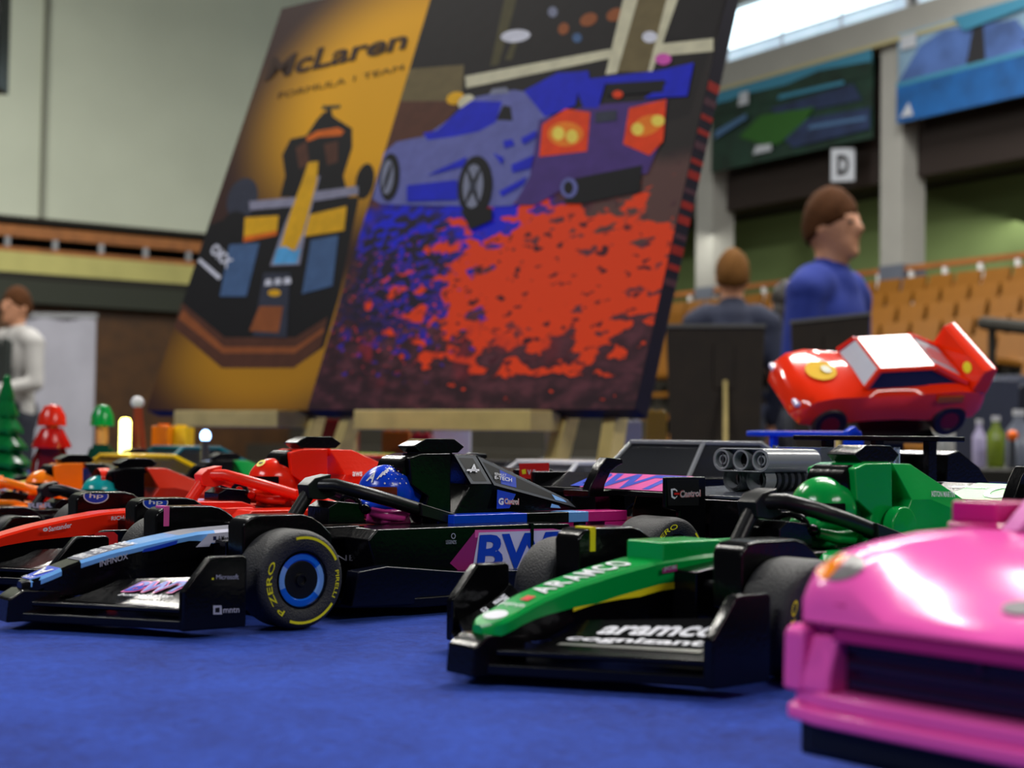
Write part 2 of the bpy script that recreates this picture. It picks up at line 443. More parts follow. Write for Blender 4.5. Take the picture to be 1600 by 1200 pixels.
        MB().box(-.7, 1.2, min(s*2.1, s*2.7), max(s*2.1, s*2.7), .9, 1.36, BLACK).build('wheel_carrier', root, bevel=.05)
        MB().tube([(-.3, s*1.0, 1.75), (-.1, s*2.9, 1.5)], .12, BLACK, 8).tube([(.6, s*1.0, 1.1), (.1, s*2.9, 1.0)], .12, BLACK, 8).build('suspension_arm', root)
        MB().tube([(11.8, s*.8, 1.5), (13, s*2.4, 1.3)], .13, BLACK, 8).tube([(13.6, s*.8, .95), (13.1, s*2.4, 1.0)], .13, BLACK, 8).build('suspension_arm', root)
    rg, rg2 = g('ring', SATIN), g('ring2', g('ring', SATIN))
    wheel(root, 0, 1, 1.2, rg, rg2, letter=False); wheel(root, 13, 1, 1.7, rg, rg2, letter=False)
    wheel(root, 0, -1, 1.2, rg, rg2, letter=detail > 0)
    wheel(root, 13, -1, 1.7, g('rring', rg), g('rring', rg2), rot=R(-58), letter=detail > 0)
    # rear body, gearbox and diffuser
    MB().prism([(9.8, .5), (9.8, 1.9), (13.0, 1.75), (14.4, 1.4), (14.9, .5)], -.75, .75, BLACK).prism([(13.2, .25), (15.2, .9), (15.2, .3)], -1.8, 1.8, BLACK).build('gearbox', root, bevel=.05)
    # side deck strips
    for s in (-1, 1):
        m = MB(); y0, y1 = (-1.7, -.9) if s < 0 else (.9, 1.7)
        for a, b, mm in g('strips', [(6.3, 13.15, deck)]):
            m.box(a, b, y0, y1, 2.2, 2.52, mm)
        m.build('deck_strip', root, bevel=.03)
    m = MB(); a = g('strips', [(0, 0, deck)])[-1][2]
    m.box(12.2, 13.15, -1.7, -.8, 1.78, 2.19, a).box(12.2, 13.15, .8, 1.7, 1.78, 2.19, a).build('rear_block', root, bevel=.03)
    # headrest block, camera pod, engine cover
    m = MB()
    m.prism([(5.9, 2.2), (6.15, 3.0), (5.55, 3.35), (5.45, 4.12), (5.9, 4.24), (6.95, 4.26), (7.0, 2.2)], -.72, .72, air)
    if g('vent'): m.lathe([(.5, -.78), (.5, -1.1), (.001, -1.15)], (6.95, 2.7), air, n=24)
    m.build('air_box', root, bevel=.05)
    MB().lathe([(.3, -.55), (.44, -.5), (.44, .5), (.3, .55)], (5.62, 3.76), g('headrest', BLACK), n=24).build('headrest', root)
    dz = g('tcz', 0)
    MB().box(6.15, 7.25, -.4, .4, 4.0, 4.32+dz, air).prism([(5.82, 4.45), (6.3, 4.68), (7.3, 4.68), (7.68, 4.45), (7.45, 4.27), (6.05, 4.27)], -.42, .42, BLACK) \
        .build('camera_pod', root, bevel=.03)
    cv = cover_mesh()
    vs = [v for v in cv['v']]; k_ = len(vs)
    vs = vs + [(x, -y, z) for x, y, z in vs]
    fs = []
    for f_ in cv['f']: fs.append(f_); fs.append([i+k_ for i in f_][::-1])
    for i, j in cv['t']: fs.append((i, j, j+k_, i+k_))
    MB().add(vs, fs, cover).build('engine_cover', root, bevel=.03, smooth=12)
    rings = []
    for x, zt, w in [(6.95, 4.24, .8), (7.8, 4.1, .78), (9.0, 3.66, .62), (10.4, 3.15, .45), (11.95, 2.6, .28)]:
        zs = 3.3 - (x-6.95)*.19 if x > 7.8 else 3.35
        zs = min(zs, zt-.02); wl = w + .12
        rings.append([(x, -wl, 2.5), (x, -wl, max(2.52, zs-.02)), (x, -w*.62, zt-.05), (x, -w*.5, zt), (x, w*.5, zt), (x, w*.62, zt-.05), (x, wl, max(2.52, zs-.02)), (x, wl, 2.5)])
    # halo
    hz = 3.56
    m = MB()
    m.tube([(2.0, 0, 2.3), (2.35, 0, 2.8), (2.75, 0, 3.35)], [.2, .19, .2], halo, 12)
    m.prism([(2.45, 3.0), (2.38, 3.35), (2.62, 3.55), (3.15, 3.66), (3.12, 3.45), (3.35, 3.35), (3.3, 3.05), (2.9, 2.95)], -.28, .28, halo)
    for s in (-1, 1):
        m.tube([(2.8, s*.1, 3.35), (3.1, s*.55, 3.36), (3.6, s*.98, 3.2), (4.6, s*1.15, 2.93), (5.6, s*1.15, 2.66)], .19, halo, 16)
        m.prism([(5.4, 2.86), (5.45, 2.5), (6.6, 2.22), (6.9, 2.3), (6.75, 2.5)], s*1.42, s*.95, halo)
    m.build('halo', root, bevel=.03, smooth=45)
    # steering wheel and dash
    MB().prism([(2.9, 2.3), (2.9, 2.75), (3.2, 2.92), (3.9, 2.85), (4.1, 2.6), (4.1, 2.3)], -.55, .55, BLACK).tube([(3.95+.0*k, .5*cos(k*pi/8), 2.75+.28*sin(k*pi/8)) for k in range(17)], .09, BLACK, 8).build('dashboard', root, bevel=.04)
    # rear wing
    for s in (-1, 1):
        MB().prism([(13.3, 3.6), (15.08, 3.6), (15.1, 1.5), (14.4, 1.3), (13.9, 1.7), (13.9, 2.55), (13.3, 2.65)], s*3.22, s*3.05, g('rear_plate', BLACK)).build('rear_end_plate', root, bevel=.05)
    m = MB()
    m.prism([(13.35, 2.95), (13.4, 3.12), (14.9, 3.6), (15.0, 3.45), (14.2, 3.1)], -3.04, 3.04, BLACK)
    m.prism([(13.9, 1.9), (13.9, 2.05), (14.9, 2.2), (14.9, 2.0)], -3.04, 3.04, BLACK)
    m.prism([(13.9, .9), (13.6, 3.1), (14.3, 3.1), (14.5, .9)], -.35, .35, BLACK)
    m.build('rear_wing', root, bevel=.03)
    m = MB(); m.prism([(12.5, 2.9), (12.55, 3.2), (12.95, 3.85), (13.25, 4.15), (13.95, 4.1), (13.97, 3.95), (13.75, 3.88), (13.45, 3.7), (13.2, 3.3), (13.1, 2.9)], -.62, -.25, BLACK)
    m.prism([(12.5, 2.9), (12.5, 3.1), (13.6, 3.1), (13.6, 2.9)], -.6, .6, BLACK); m.build('wing_hook', root, bevel=.03)
    return root

def driver(pose, S, label):
    root = empty('driver_figure', W3(pose.X, pose.Y, pose.z), pose.th, label, 'toy figure')
    h, suit = S['helmet'], S['suit']
    m = MB(); c = (5.18, 0, 3.12)
    m.ell(c, (.84, .78, .8), h, 40, 24)
    m.prism([(5.6, 3.55), (6.12, 3.62), (6.2, 3.5), (6.2, 3.15), (6.02, 2.75), (5.5, 2.65)], -.45, .45, h)
    m.ell((4.62, 0, 2.78), (.42, .5, .26), h, 20, 12)
    hm = m.build('helmet', root, smooth=50, remesh=.05)
    v = MB(); vs = []; fs = []
    na, nb = 16, 6
    for i in range(na+1):
        for j in range(nb+1):
            a = pi + (i/na-.5)*2*1.38; q = -.30 + .52*j/nb
            r_ = sqrt(max(0, 1-q*q))*1.035
            vs.append((c[0]+.84*r_*cos(a), .78*r_*sin(a), c[2]+.8*q*1.035))
    for i in range(na):
        for j in range(nb): k = i*(nb+1)+j; fs.append((k, k+nb+1, k+nb+2, k+1))
    v.add(vs, fs, S.get('visor', BLACK)); v.build('visor', hm, smooth=60)
    MB().prism([(4.85, 2.2), (4.95, 2.7), (5.5, 2.72), (5.7, 2.2)], -.62, .62, suit).build('torso', root, bevel=.08)
    for s in (-1, 1):
        a = MB().tube([(5.35, s*.72, 2.62), (5.1, s*.86, 2.5), (4.6, s*.8, 2.52), (4.25, s*.6, 2.62)], [.17, .19, .16, .13], suit, 12).build('arm', root, smooth=60)
        MB().ell((4.12, s*.52, 2.68), (.17, .15, .15), S.get('glove', BLACK), 12, 8).build('hand', a)
    return root, hm

def helmet_print(hm, S):
    m = MB()
    def P(a, b, r=1.03): # a azimuth from -x towards -y, b elevation
        return (5.18-.84*r*cos(b)*cos(a), -.78*r*cos(b)*sin(a), 3.12+.8*r*sin(b))
    return m, P

# -- black, light blue and pink car (in focus)
A = Pose(-7.5795, 38.8011, .6869)
SA = dict(body=BLACK, nose=BLACK, side=BLACK, ring=plastic('rim_blue', (16, 100, 215)), ring2=plastic('rim_light_blue', (120, 170, 235)), rring=plastic('rim_pink', (190, 75, 165)),
          strips=[(6.35, 9.05, BLUE), (9.05, 10.7, BLACK), (10.7, 11.5, LBLUE), (11.5, 13.15, MAGENTA)], helmet=BLUE, suit=PINK, visor=mat('amber_visor', (95, 35, 8), rough=.2))
alp = formula_car(A, SA, 'black racing car with light blue nose stripe and blue and pink rear strips')
_, hm = driver(A, SA, 'driver figure in dotted blue helmet inside the car with the light blue nose stripe')
hmP = helmet_print(hm, SA)
m, P = hmP
for i in range(7):
    for j in range(6):
        a, b = .95+.14*i, .35+.17*j
        if (i+j) % 2 == 0 and b < 1.3:
            r_ = .016+.012*(j % 3 == 0)
            c = Vector(P(a, b, 1.035)); n = (c-Vector((5.18, 0, 3.12))).normalized(); u = n.orthogonal().normalized(); w = n.cross(u)
            m.poly([tuple(c+(u*cos(k*pi/3)+w*sin(k*pi/3))*r_) for k in range(6)], PRINT_W)
for k in range(4):
    a0, b0 = .62+.12*k, .5+.09*k
    m.quad(P(a0, b0, 1.04), P(a0+.05, b0-.02, 1.04), P(a0+.25, b0+.32, 1.04), P(a0+.2, b0+.33, 1.04), PRINT_W)
text(m, 'A', PRINT_W, P(.18, .42, 1.05), P(.5, .36, 1.05), P(.55, .82, 1.05), P(.3, .86, 1.05), bold=.03)
m.build('helmet_print', hm, smooth=60)

def sq(pose, y, pts): return [pose.side(u, v, y) for u, v in pts]
def sticker(pose, parent, name, y, polys, texts):
    m = MB()
    for k, (mm, pts) in enumerate(polys): m.poly([(a, b-.004*k, c) for a, b, c in sq(pose, y, pts)], mm)
    for s, mm, pts, bold in texts:
        q = sq(pose, y-.03, pts); text(m, s, mm, *q, bold=bold)
    return m.build(name, parent, smooth=10, fix=False)
# nose stripe: follows the curve of the beam
def nose_band(parent, name, x0, x1, m_of, top_in, side_lo, side_hi=.06, edge=True):
    m = MB(); n = 26
    for i in range(n):
        a = x0+(x1-x0)*i/n; b = x0+(x1-x0)*(i+1)/n; za, zb = nose_z(a), nose_z(b); wa, wb = nose_w(a), nose_w(b)
        mm = m_of((a+b)/2)
        if mm is None: continue
        e = .012
        m.quad((a, -wa-e, za-side_lo(a)), (b, -wb-e, zb-side_lo(b)), (b, -wb-e, zb-side_hi), (a, -wa-e, za-side_hi), mm)
        if not edge: continue
        m.quad((a, -wa-e, za-.06), (b, -wb-e, zb-.06), (b, -wb+.08, zb+e), (a, -wa+.08, za+e), mm)
        if top_in: m.quad((a, -wa+.08, za+e), (b, -wb+.08, zb+e), (b, wb-.08, zb+e), (a, wa-.08, za+e), top_in((a+b)/2) or mm)
    return m.build(name, parent, smooth=40, fix=False)
SKY_ = plastic('nose_light_blue', (112, 170, 232)); LAV = plastic('nose_pale_lilac', (200, 200, 220))
nose_band(alp, 'nose_stripe', -5.3, .85, lambda x: None if -4.5 < x < -4.22 else (LAV if x > -.6 else SKY_), lambda x: BLUE if x < -4.4 else (PRINT_N if x < -2.8 else (LBLUE if x < -1.5 else PRINT_N)), lambda x: .17+(.22*max(0, min(1, (x+1.2)/.8))))
m = MB()
for k in range(4):                                      # sponsor rows printed across the top of the nose
    x = -4.05+.38*k; w = nose_w(x)-.12
    text(m, ['FLOWBIRD', 'eToro', 'DLALLY', 'ALPINE'][k], PRINT_W, (x+.30, -w, nose_z(x+.3)+.03), (x+.30, w, nose_z(x+.3)+.03), (x+.02, w, nose_z(x+.02)+.03), (x+.02, -w, nose_z(x+.02)+.03), bold=.02)
text(m, 'A', PRINT_W, (-4.72, -.3, nose_z(-4.72)+.03), (-4.72, .3, nose_z(-4.72)+.03), (-5.1, .3, nose_z(-5.1)+.03), (-5.1, -.3, nose_z(-5.1)+.03), bold=.03)
text(m, 'ALPINE', PRINT_W, (-5.18, -.3, nose_z(-5.18)+.035), (-5.18, .3, nose_z(-5.18)+.035), (-5.3, .3, nose_z(-5.3)+.035), (-5.3, -.3, nose_z(-5.3)+.035))
m.build('nose_lettering', alp, fix=False)
sticker(A, alp, 'nose_side_lettering', -.66, [(PRINT_B, [(225, 858), (278, 844), (276, 850), (240, 860), (222, 863)])],
        [('INFINOX', PRINT_G, [(156, 886), (200, 873), (200, 864), (156, 876)], .01)])
sticker(A, alp, 'team_sticker', -.68, [(LAV, [(306, 855), (326, 834), (378, 829), (378, 850), (330, 848), (327, 854)]), (PRINT_N, [(333, 838), (338, 838), (338, 844), (333, 844)])],
        [('A.Moore & Co', PRINT_K, [(341, 845), (375, 844), (375, 836), (341, 837)], .005)])
sticker(A, alp, 'end_plate_lettering', -4.03, [(PRINT_Y, [(331, 903), (334, 903), (334, 906), (331, 906)]), (PRINT_G, [(333, 946), (346, 946), (347, 960), (333, 960)]), (PRINT_K, [(336, 950), (343, 949), (343, 957), (336, 957)])],
        [('Microsoft', PRINT_G, [(338, 905), (373, 905), (373, 897), (338, 898)], 0), ('mntn', PRINT_G, [(349, 958), (374, 957), (374, 949), (349, 950)], .01)])
def flap_quad(x, y, w, h, s=-1):
    # quad lying on the raised flap; x,y its centre
    q = (abs(y)-.62)/3.2; xx = -4.35+1.75*q
    def Z(xr, yr):
        q = (abs(yr)-.62)/3.2; t = xr-(-4.35+1.75*q); k = .62+.38*q
        pr = [(-.35, .66), (-.05, .74), (.35, .9), (.8, 1.12), (1.15, 1.38)]
        for (a, za), (b, zb) in zip(pr, pr[1:]):
            if a <= t <= b: return .66+((za+(zb-za)*(t-a)/(b-a))-.66)*k
        return 1.3
    return Z
def flap_text(parent, name, rows, y0, y1, back=None, s=-1):
    m = MB(); Z = flap_quad(0, 0, 0, 0)
    def pt(t, y, e=.03):
        q = (abs(y)-.62)/3.2; x = -4.35+1.75*q+t
        return (x, y, Z(x, y)+e)
    if back:
        for mm, ta, tb in back:
            for i in range(6):
                ya = y0+(y1-y0)*i/6; yb = y0+(y1-y0)*(i+1)/6
                m.quad(pt(ta, ya, .012), pt(tb, ya, .012), pt(tb, yb, .012), pt(ta, yb, .012), mm)
    for k, (s_, mm, ta, tb, ya, yb, bold) in enumerate(rows):
        vs, fs = glyphs(s_, bold)
        m.add([pt(ta+(tb-ta)*b, ya+(yb-ya)*a, .03+.012*k) for a, b in vs], fs, mm)
    m.build(name, parent, fix=False)
flap_text(alp, 'flap_lettering', [('BWT', PRINT_P, .42, .98, -1.4, -2.85, .08), ('BWT', PRINT_B, .46, .94, -1.43, -2.8, .03), ('businessolver', PRINT_W, .14, .32, -1.6, -2.9, .01)], -1.3, -3.2, None)
sticker(A, alp, 'tub_lettering', -1.72, [], [('ALPINE', PRINT_G, [(478, 877), (555, 876), (555, 867), (478, 868)], 0)])
# engine cover stickers on the near side (tilted panel): frames, emblem, stripes
def tilt(pose, pts, ya, yb, z_a=2.55, z_b=4.2):
    out = []
    for u, v in pts:
        y = (ya+yb)/2
        for _ in range(6):
            p = pose.side(u, v, y); k = max(0, min(1, (p[2]-z_a)/(z_b-z_a))); y = ya+(yb-ya)*k
        out.append((p[0], y, p[2]))
    return out
def cov(pose, u, v, k, e=.02):
    # where the sight line meets facet k of the engine cover
    cvm = cover_mesh(); P = [Vector(cvm['v'][i]) for i in cvm['f'][k]]
    n = (P[1]-P[0]).cross(P[2]-P[0]).normalized()
    if n.y > 0: n = -n
    c, q = cos(pose.th), sin(pose.th); d = ray(u, v); d = Vector((d.x*c+d.y*q, -d.x*q+d.y*c, d.z))
    o = Vector((-pose.X, -pose.Y, 0)); o = Vector((o.x*c+o.y*q, -o.x*q+o.y*c, CAM_H))
    t = ((P[0]+P[2])/2+n*e-o).dot(n)/d.dot(n)
    return tuple(o+d*t)
def cover_sticker(pose, parent, name, polys, texts):
    m = MB()
    for k, (mm, fc, pts) in enumerate(polys):
        m.poly([cov(pose, u, v, fc, .05+.004*k) for u, v in pts], mm)
    for s_, mm, fc, pts, bold in texts:
        text(m, s_, mm, *[cov(pose, u, v, fc, .10) for u, v in pts], bold=bold)
    m.build(name, parent, fix=False, smooth=10)
cover_sticker(A, alp, 'engine_cover_sticker',
    [(PRINT_GR, 0, [(710, 711), (743, 712), (768, 756), (736, 756)]), (PRINT_K, 0, [(716, 715), (739, 716), (761, 752), (740, 752)]),
     (PRINT_GR, 1, [(746, 713), (753, 716), (886, 780), (900, 793), (880, 787), (772, 758)]),
     (PRINT_K, 1, [(754, 721), (880, 780), (887, 786), (775, 754)]),
     (PRINT_B, 1, [(781, 734), (806, 746), (807, 762), (783, 756)]),
     (PRINT_LB, 1, [(862, 772), (880, 780), (886, 785), (868, 781)]),
     (PRINT_B, 2, [(777, 765), (806, 772), (796, 794), (776, 795)]),
     (PRINT_LB, 2, [(862, 787), (873, 790), (876, 794), (860, 793)])],
    [('A', PRINT_W, 0, [(734, 738), (746, 738), (745, 725), (737, 725)], .03), ('-', PRINT_W, 0, [(729, 736), (749, 736), (749, 733), (730, 733)], 0),
     ('RENAULT', PRINT_W, 1, [(773, 742), (791, 745), (791, 741), (773, 738)], .01), ('E-TECH', PRINT_W, 1, [(773, 748), (800, 753), (800, 747), (773, 743)], .02),
     ('G', PRINT_W, 2, [(779, 789), (787, 789), (787, 778), (779, 778)], .05), ('Castrol', PRINT_W, 2, [(788, 788), (811, 789), (811, 779), (788, 778)], .06), ('Castrol', PRINT_R, 2, [(788, 788), (811, 789), (811, 779), (788, 778)], .012)])
# side pod artwork
sticker(A, alp, 'side_pod_sticker', -2.815,
    [(PRINT_M, [(703, 880), (744, 828), (860, 826), (862, 860), (830, 925), (718, 893)]), (PRINT_P, [(742, 828), (864, 826), (885, 830), (888, 850), (870, 858), (860, 836), (742, 840)]),
     (PRINT_L, [(748, 832), (877, 828), (878, 850), (850, 920), (790, 915), (738, 888)])],
    [('BWT', PRINT_B, [(744, 893), (905, 880), (902, 829), (750, 836)], .03)])
m = MB(); m.box(8.24, 8.34, -2.86, -2.7, .9, 2.3, BLACK); m.build('panel_gap', alp)
sticker(A, alp, 'small_emblem', -2.82, [], [('O', PRINT_G, [(705, 842), (712, 842), (712, 833), (705, 833)], 0), ('LEGENDS', PRINT_G, [(697, 850), (713, 850), (713, 844), (697, 844)], 0)])
sticker(A, alp, 'rear_plate_sticker', -3.235, [(PRINT_K, [(1042, 749), (1092, 749), (1092, 790), (1044, 790)]), (PRINT_W, [(1048, 764), (1054, 763), (1058, 766), (1058, 776), (1054, 780), (1049, 777)]), (PRINT_K, [(1051, 766), (1055, 766), (1059, 770), (1059, 773), (1055, 777), (1051, 775)]), (PRINT_R, [(1053, 770), (1061, 770), (1061, 773), (1053, 773)])],
    [('Castrol', PRINT_W, [(1062, 778), (1095, 776), (1095, 765), (1062, 766)], .045), ('Castrol', PRINT_R, [(1062, 778), (1095, 776), (1095, 765), (1062, 766)], .012)])
m = MB()
def wing_pt(x, y, e=.02):
    return (x, y, 3.12+(x-13.4)*.32+e)
m.quad(wing_pt(13.45, .9), wing_pt(13.45, -2.9), wing_pt(14.85, -2.9), wing_pt(14.85, .9), PRINT_P)
vs, fs = glyphs('BWT', .03)
m.add([wing_pt(13.5+1.3*b, 1.4-4.1*a, .03) for a, b in vs], fs, PRINT_B)
m.build('wing_lettering', alp, fix=False)
# wheel-cover print: pink band on far cover, yellow band on the green car's
def band(parent, x, s, mm, w=.16):
    m = MB(); y0 = s*2.815 if s < 0 else 1.985; y1 = 2.5*s
    m.box(x, x+w, min(y0, y1)-.0, max(y0, y1)+0, 2.2, 2.745, mm); m.build('painted_band', parent)
band(alp, -.75, 1, PRINT_P)

# -- green car, second from the right
G = Pose(3.5707, 31.9638, .6988)
SG = dict(vent=1, body=BLACK, nose=GREEN, side=GREEN, deck=GREEN, cover=GREEN, air=GREEN, tubtop=None, ring=SATIN, helmet=GREEN, suit=GREEN, glove=BLACK, strips=[(6.3, 13.15, GREEN)])
SG.pop('tubtop')
grn = formula_car(G, SG, 'green-nosed racing car with black front wing, just left of the pink car')
_, hm = driver(G, SG, 'driver figure in glossy green helmet inside the green racing car')
m = MB().prism([(-.9, 2.15), (-.9, 2.58), (.9, 2.58), (.9, 2.15)], -.55, .55, GREEN); m.build('nose_block', grn, bevel=.05)
m = MB()
Wd = 'ARAMCO'
for k, ch in enumerate(['A', 'R', 'A', 'M', 'C', 'O']):
    x = -3.95+.42*k; w = nose_w(x)-.2
    text(m, ch, PRINT_W, (x+.0, -w, nose_z(x)+.03), (x+.34, -w, nose_z(x+.34)+.03), (x+.34, w, nose_z(x+.34)+.03), (x, w, nose_z(x)+.03), bold=.03)
m.build('nose_lettering', grn, fix=False)
m = MB(); x = -4.35
m.quad((x, .05, nose_z(x)+.02), (x, -.2, nose_z(x)+.02), (x+.22, -.2, nose_z(x+.22)+.02), (x+.22, .05, nose_z(x+.22)+.02), PRINT_R)
text(m, 'valvoline', PRINT_W, (-4.5, -.35, nose_z(-4.5)+.02), (-4.5, .35, nose_z(-4.5)+.02), (-4.65, .35, nose_z(-4.65)+.02), (-4.65, -.35, nose_z(-4.65)+.02))
m.poly([(-5.0+.2*cos(a), .3*sin(a), nose_z(-5.0+.2*cos(a))+.015) for a in [k*pi/8 for k in range(16)]], PRINT_W)
m.build('nose_badge', grn, fix=False)
nose_band(grn, 'nose_stripe', -3.4, .0, lambda x: PRINT_Y, None, lambda x: .28+.35*min(1, (x+4.6)/3), .22+.3*.9, False)
flap_text(grn, 'flap_lettering', [('aramco', PRINT_W, .55, .9, -1.2, -3.3, .03), ('cognizant', PRINT_W, .12, .42, -.9, -3.3, .03)], -.9, -3.4, [(PRINT_S, .0, .12)])
flap_text(grn, 'flap_lettering', [('aramco', PRINT_W, .55, .9, 3.5, 1.9, .03), ('cognizant', PRINT_W, .12, .42, 3.5, 1.7, .03)], 1.0, 3.4)
sticker(G, grn, 'nose_side_lettering', -.68, [(PRINT_M, [(1035, 888), (1058, 882), (1058, 892), (1035, 896)])], [('JCB', PRINT_G, [(1037, 893), (1057, 890), (1057, 883), (1037, 886)], .03)])
cover_sticker(G, grn, 'engine_cover_lettering', [], [('ASTON MARTIN', PRINT_G, 1, [(1456, 776), (1492, 777), (1492, 768), (1454, 767)], .02)])
band(grn, -.62, 1, PRINT_Y)

# -- red car behind
F = Pose(-12.352, 47.4326, .6544)
SF = dict(body=BLACK, nose=REDO, side=REDO, deck=REDO, cover=REDO, air=REDO, halo=plastic('halo_red', (232, 44, 22), rough=.3), tubtop=REDO, ring=RED, helmet=REDO, suit=REDO, glove=REDO)
fer = formula_car(F, SF, 'red-orange racing car with red halo, directly behind the light blue striped car')
_, hm = driver(F, SF, 'driver figure in red helmet with yellow badge inside the red-orange car')
m, P = helmet_print(hm, SF)
c = Vector(P(.35, .85, 1.04)); n = (c-Vector((5.18, 0, 3.12))).normalized(); u = n.orthogonal().normalized(); w = n.cross(u)
m.poly([tuple(c+(u*cos(k*pi/8)+w*sin(k*pi/8))*.17) for k in range(16)], PRINT_Y)
m.poly([tuple(c+n*.02+(u*cos(k*pi/4)*.5+w*sin(k*pi/4))*.09) for k in range(8)], PRINT_K); m.build('helmet_print', hm, fix=False)
sticker(F, fer, 'nose_side_lettering', -.72, [], [('Santander', PRINT_W, [(76, 831), (112, 824), (112, 816), (76, 823)], .02), ('RICHARD', PRINT_W, [(174, 813), (212, 811), (212, 804), (174, 807)], .02), ('o', PRINT_W, [(67, 831), (75, 830), (75, 824), (67, 825)], .06)])
sticker(F, fer, 'end_plate_sticker', -4.03, [(PRINT_R, [(143, 842), (150, 832), (178, 831), (184, 836), (184, 860), (144, 860)]), (PRINT_W, [(148, 853), (152, 850), (156, 846), (158, 840), (162, 848), (168, 851), (171, 855), (165, 860), (154, 860)]), (PRINT_R, [(157, 840), (159, 846), (164, 853), (162, 856), (157, 850)])], [])
def emblem(pose, parent, y, cu, cv, k):
    sh = [(-8, -10), (8, -10), (8.5, -2), (6, 6), (0, 11), (-6, 6), (-8.5, -2)]
    hs = [(-2, -6), (1, -7), (3, -5), (1, -3), (3, 0), (5, -2), (4, 2), (1, 2), (2, 6), (0, 8), (-1, 4), (-3, 7), (-3, 3), (-1, 0), (-3, -2)]
    sticker(pose, parent, 'shield_emblem', y, [(PRINT_K, [(cu+a*k*1.15, cv+b*k*1.12) for a, b in sh]), (PRINT_Y, [(cu+a*k, cv+b*k) for a, b in sh]), (PRINT_R, [(cu-8*k, cv-10*k), (cu+8*k, cv-10*k), (cu+8*k, cv-8*k), (cu-8*k, cv-8*k)]), (PRINT_K, [(cu+a*k*.85, cv+b*k*.85) for a, b in hs])], [])
MB().box(1.6, 3.6, -1.75, -1.2, 1.5, 2.33, REDO).build('cockpit_side', fer, bevel=.05)
emblem(F, fer, -1.77, 355, 816, 1.0)
sticker(F, fer, 'rear_plate_sticker', -3.235, [(PRINT_R, [(811, 724), (858, 723), (858, 748), (812, 748)]), (PRINT_Y, [(815, 734), (821, 733), (822, 740), (816, 741)])], [('V-Power', PRINT_W, [(824, 742), (856, 741), (856, 733), (824, 734)], .02)])
flap_text(fer, 'flap_lettering', [('HCL', PRINT_W, .5, .85, -2.4, -3.3, .04)], -2, -3)
cover_sticker(F, fer, 'engine_cover_lettering', [], [('aws', PRINT_W, 0, [(551, 744), (566, 744), (566, 737), (551, 737)], .02)])
def badge(pose, parent, y, cu, cv, ru, rv):
    circ = [(cu+ru*cos(k*pi/12), cv+rv*sin(k*pi/12)) for k in range(24)]
    c2 = [(cu+(ru-2)*cos(k*pi/12), cv+(rv-1.6)*sin(k*pi/12)) for k in range(24)]
    top = cv-rv*.25
    circ = [(a, max(b, top)) for a, b in circ]; c2 = [(a, max(b, top)) for a, b in c2]
    sticker(pose, parent, 'round_badge', y, [(PRINT_W, circ), (PRINT_B, c2)], [('hp', PRINT_W, [(cu-11, cv+5), (cu+11, cv+5), (cu+12, cv-4), (cu-10, cv-4)], .02)])
badge(F, fer, 1.975, 150, 775, 20, 12)
badge(F, fer, -2.83, 243, 785, 20, 12)

# -- more distant racing cars on the rear table
def other(pose, S, lab, dl):
    r_ = formula_car(pose, S, lab, detail=0)
    driver(pose, S, dl); return r_
T_ = Pose(-22.2, 61.7, .69, -1.1)
tl = other(T_, dict(body=BLACK, nose=GREEN, helmet=TEAL, suit=BLACK, tubtop=BLACK, cover=plastic('orange_red_plastic', (205, 44, 18))), 'black racing car with green nose at the left, behind the red-orange nose', 'driver figure in turquoise helmet inside the green-nosed black car')
MB().lathe([(.5, 5.0), (.52, 5.5), (.38, 5.55), (.34, 5.1)], (0, 3.72), REDO, 'x', n=28, closed=False).build('intake_ring', tl, smooth=50)
sticker(T_, tl, 'wheel_cover_lettering', -2.82, [], [('RBR', PRINT_G, [(44, 794), (82, 793), (82, 785), (44, 786)], .04)])
Mp = Pose(-23.1-5.23*cos(.69), 72.4-5.23*sin(.69), .69, -1.1)
other(Mp, dict(body=BLACK, nose=ORANGE, halo=ORANGE, helmet=ORANGE, suit=RED, side=ORANGE, cover=BLACK, air=ORANGE, tubtop=ORANGE, deck=ORANGE), 'racing car with bright orange halo at the left picture edge', 'driver figure in orange helmet inside the orange-halo car')
Cp = Pose(-18.4-5.23*cos(.69), 87.0-5.23*sin(.69), .69, -1.1)
other(Cp, dict(body=BLACK, nose=GREEN, helmet=plastic('lime_green_plastic', (40, 190, 80)), suit=GREEN, tubtop=BLACK, cover=GREEN, side=GREEN), 'black and green racing car with black halo, between red-orange halo and turquoise helmet', 'driver figure in light green helmet behind the red halo tip')
Dp = Pose(-32.0, 100.0, .69, -1.1)
dcar = other(Dp, dict(body=WHITE, nose=WHITE, helmet=WHITE, suit=WHITE, side=BLUE, cover=BLUE, air=BLUE, deck=BLUE), 'white and blue racing car in the back rows at left', 'driver figure in white helmet inside the white and blue car')

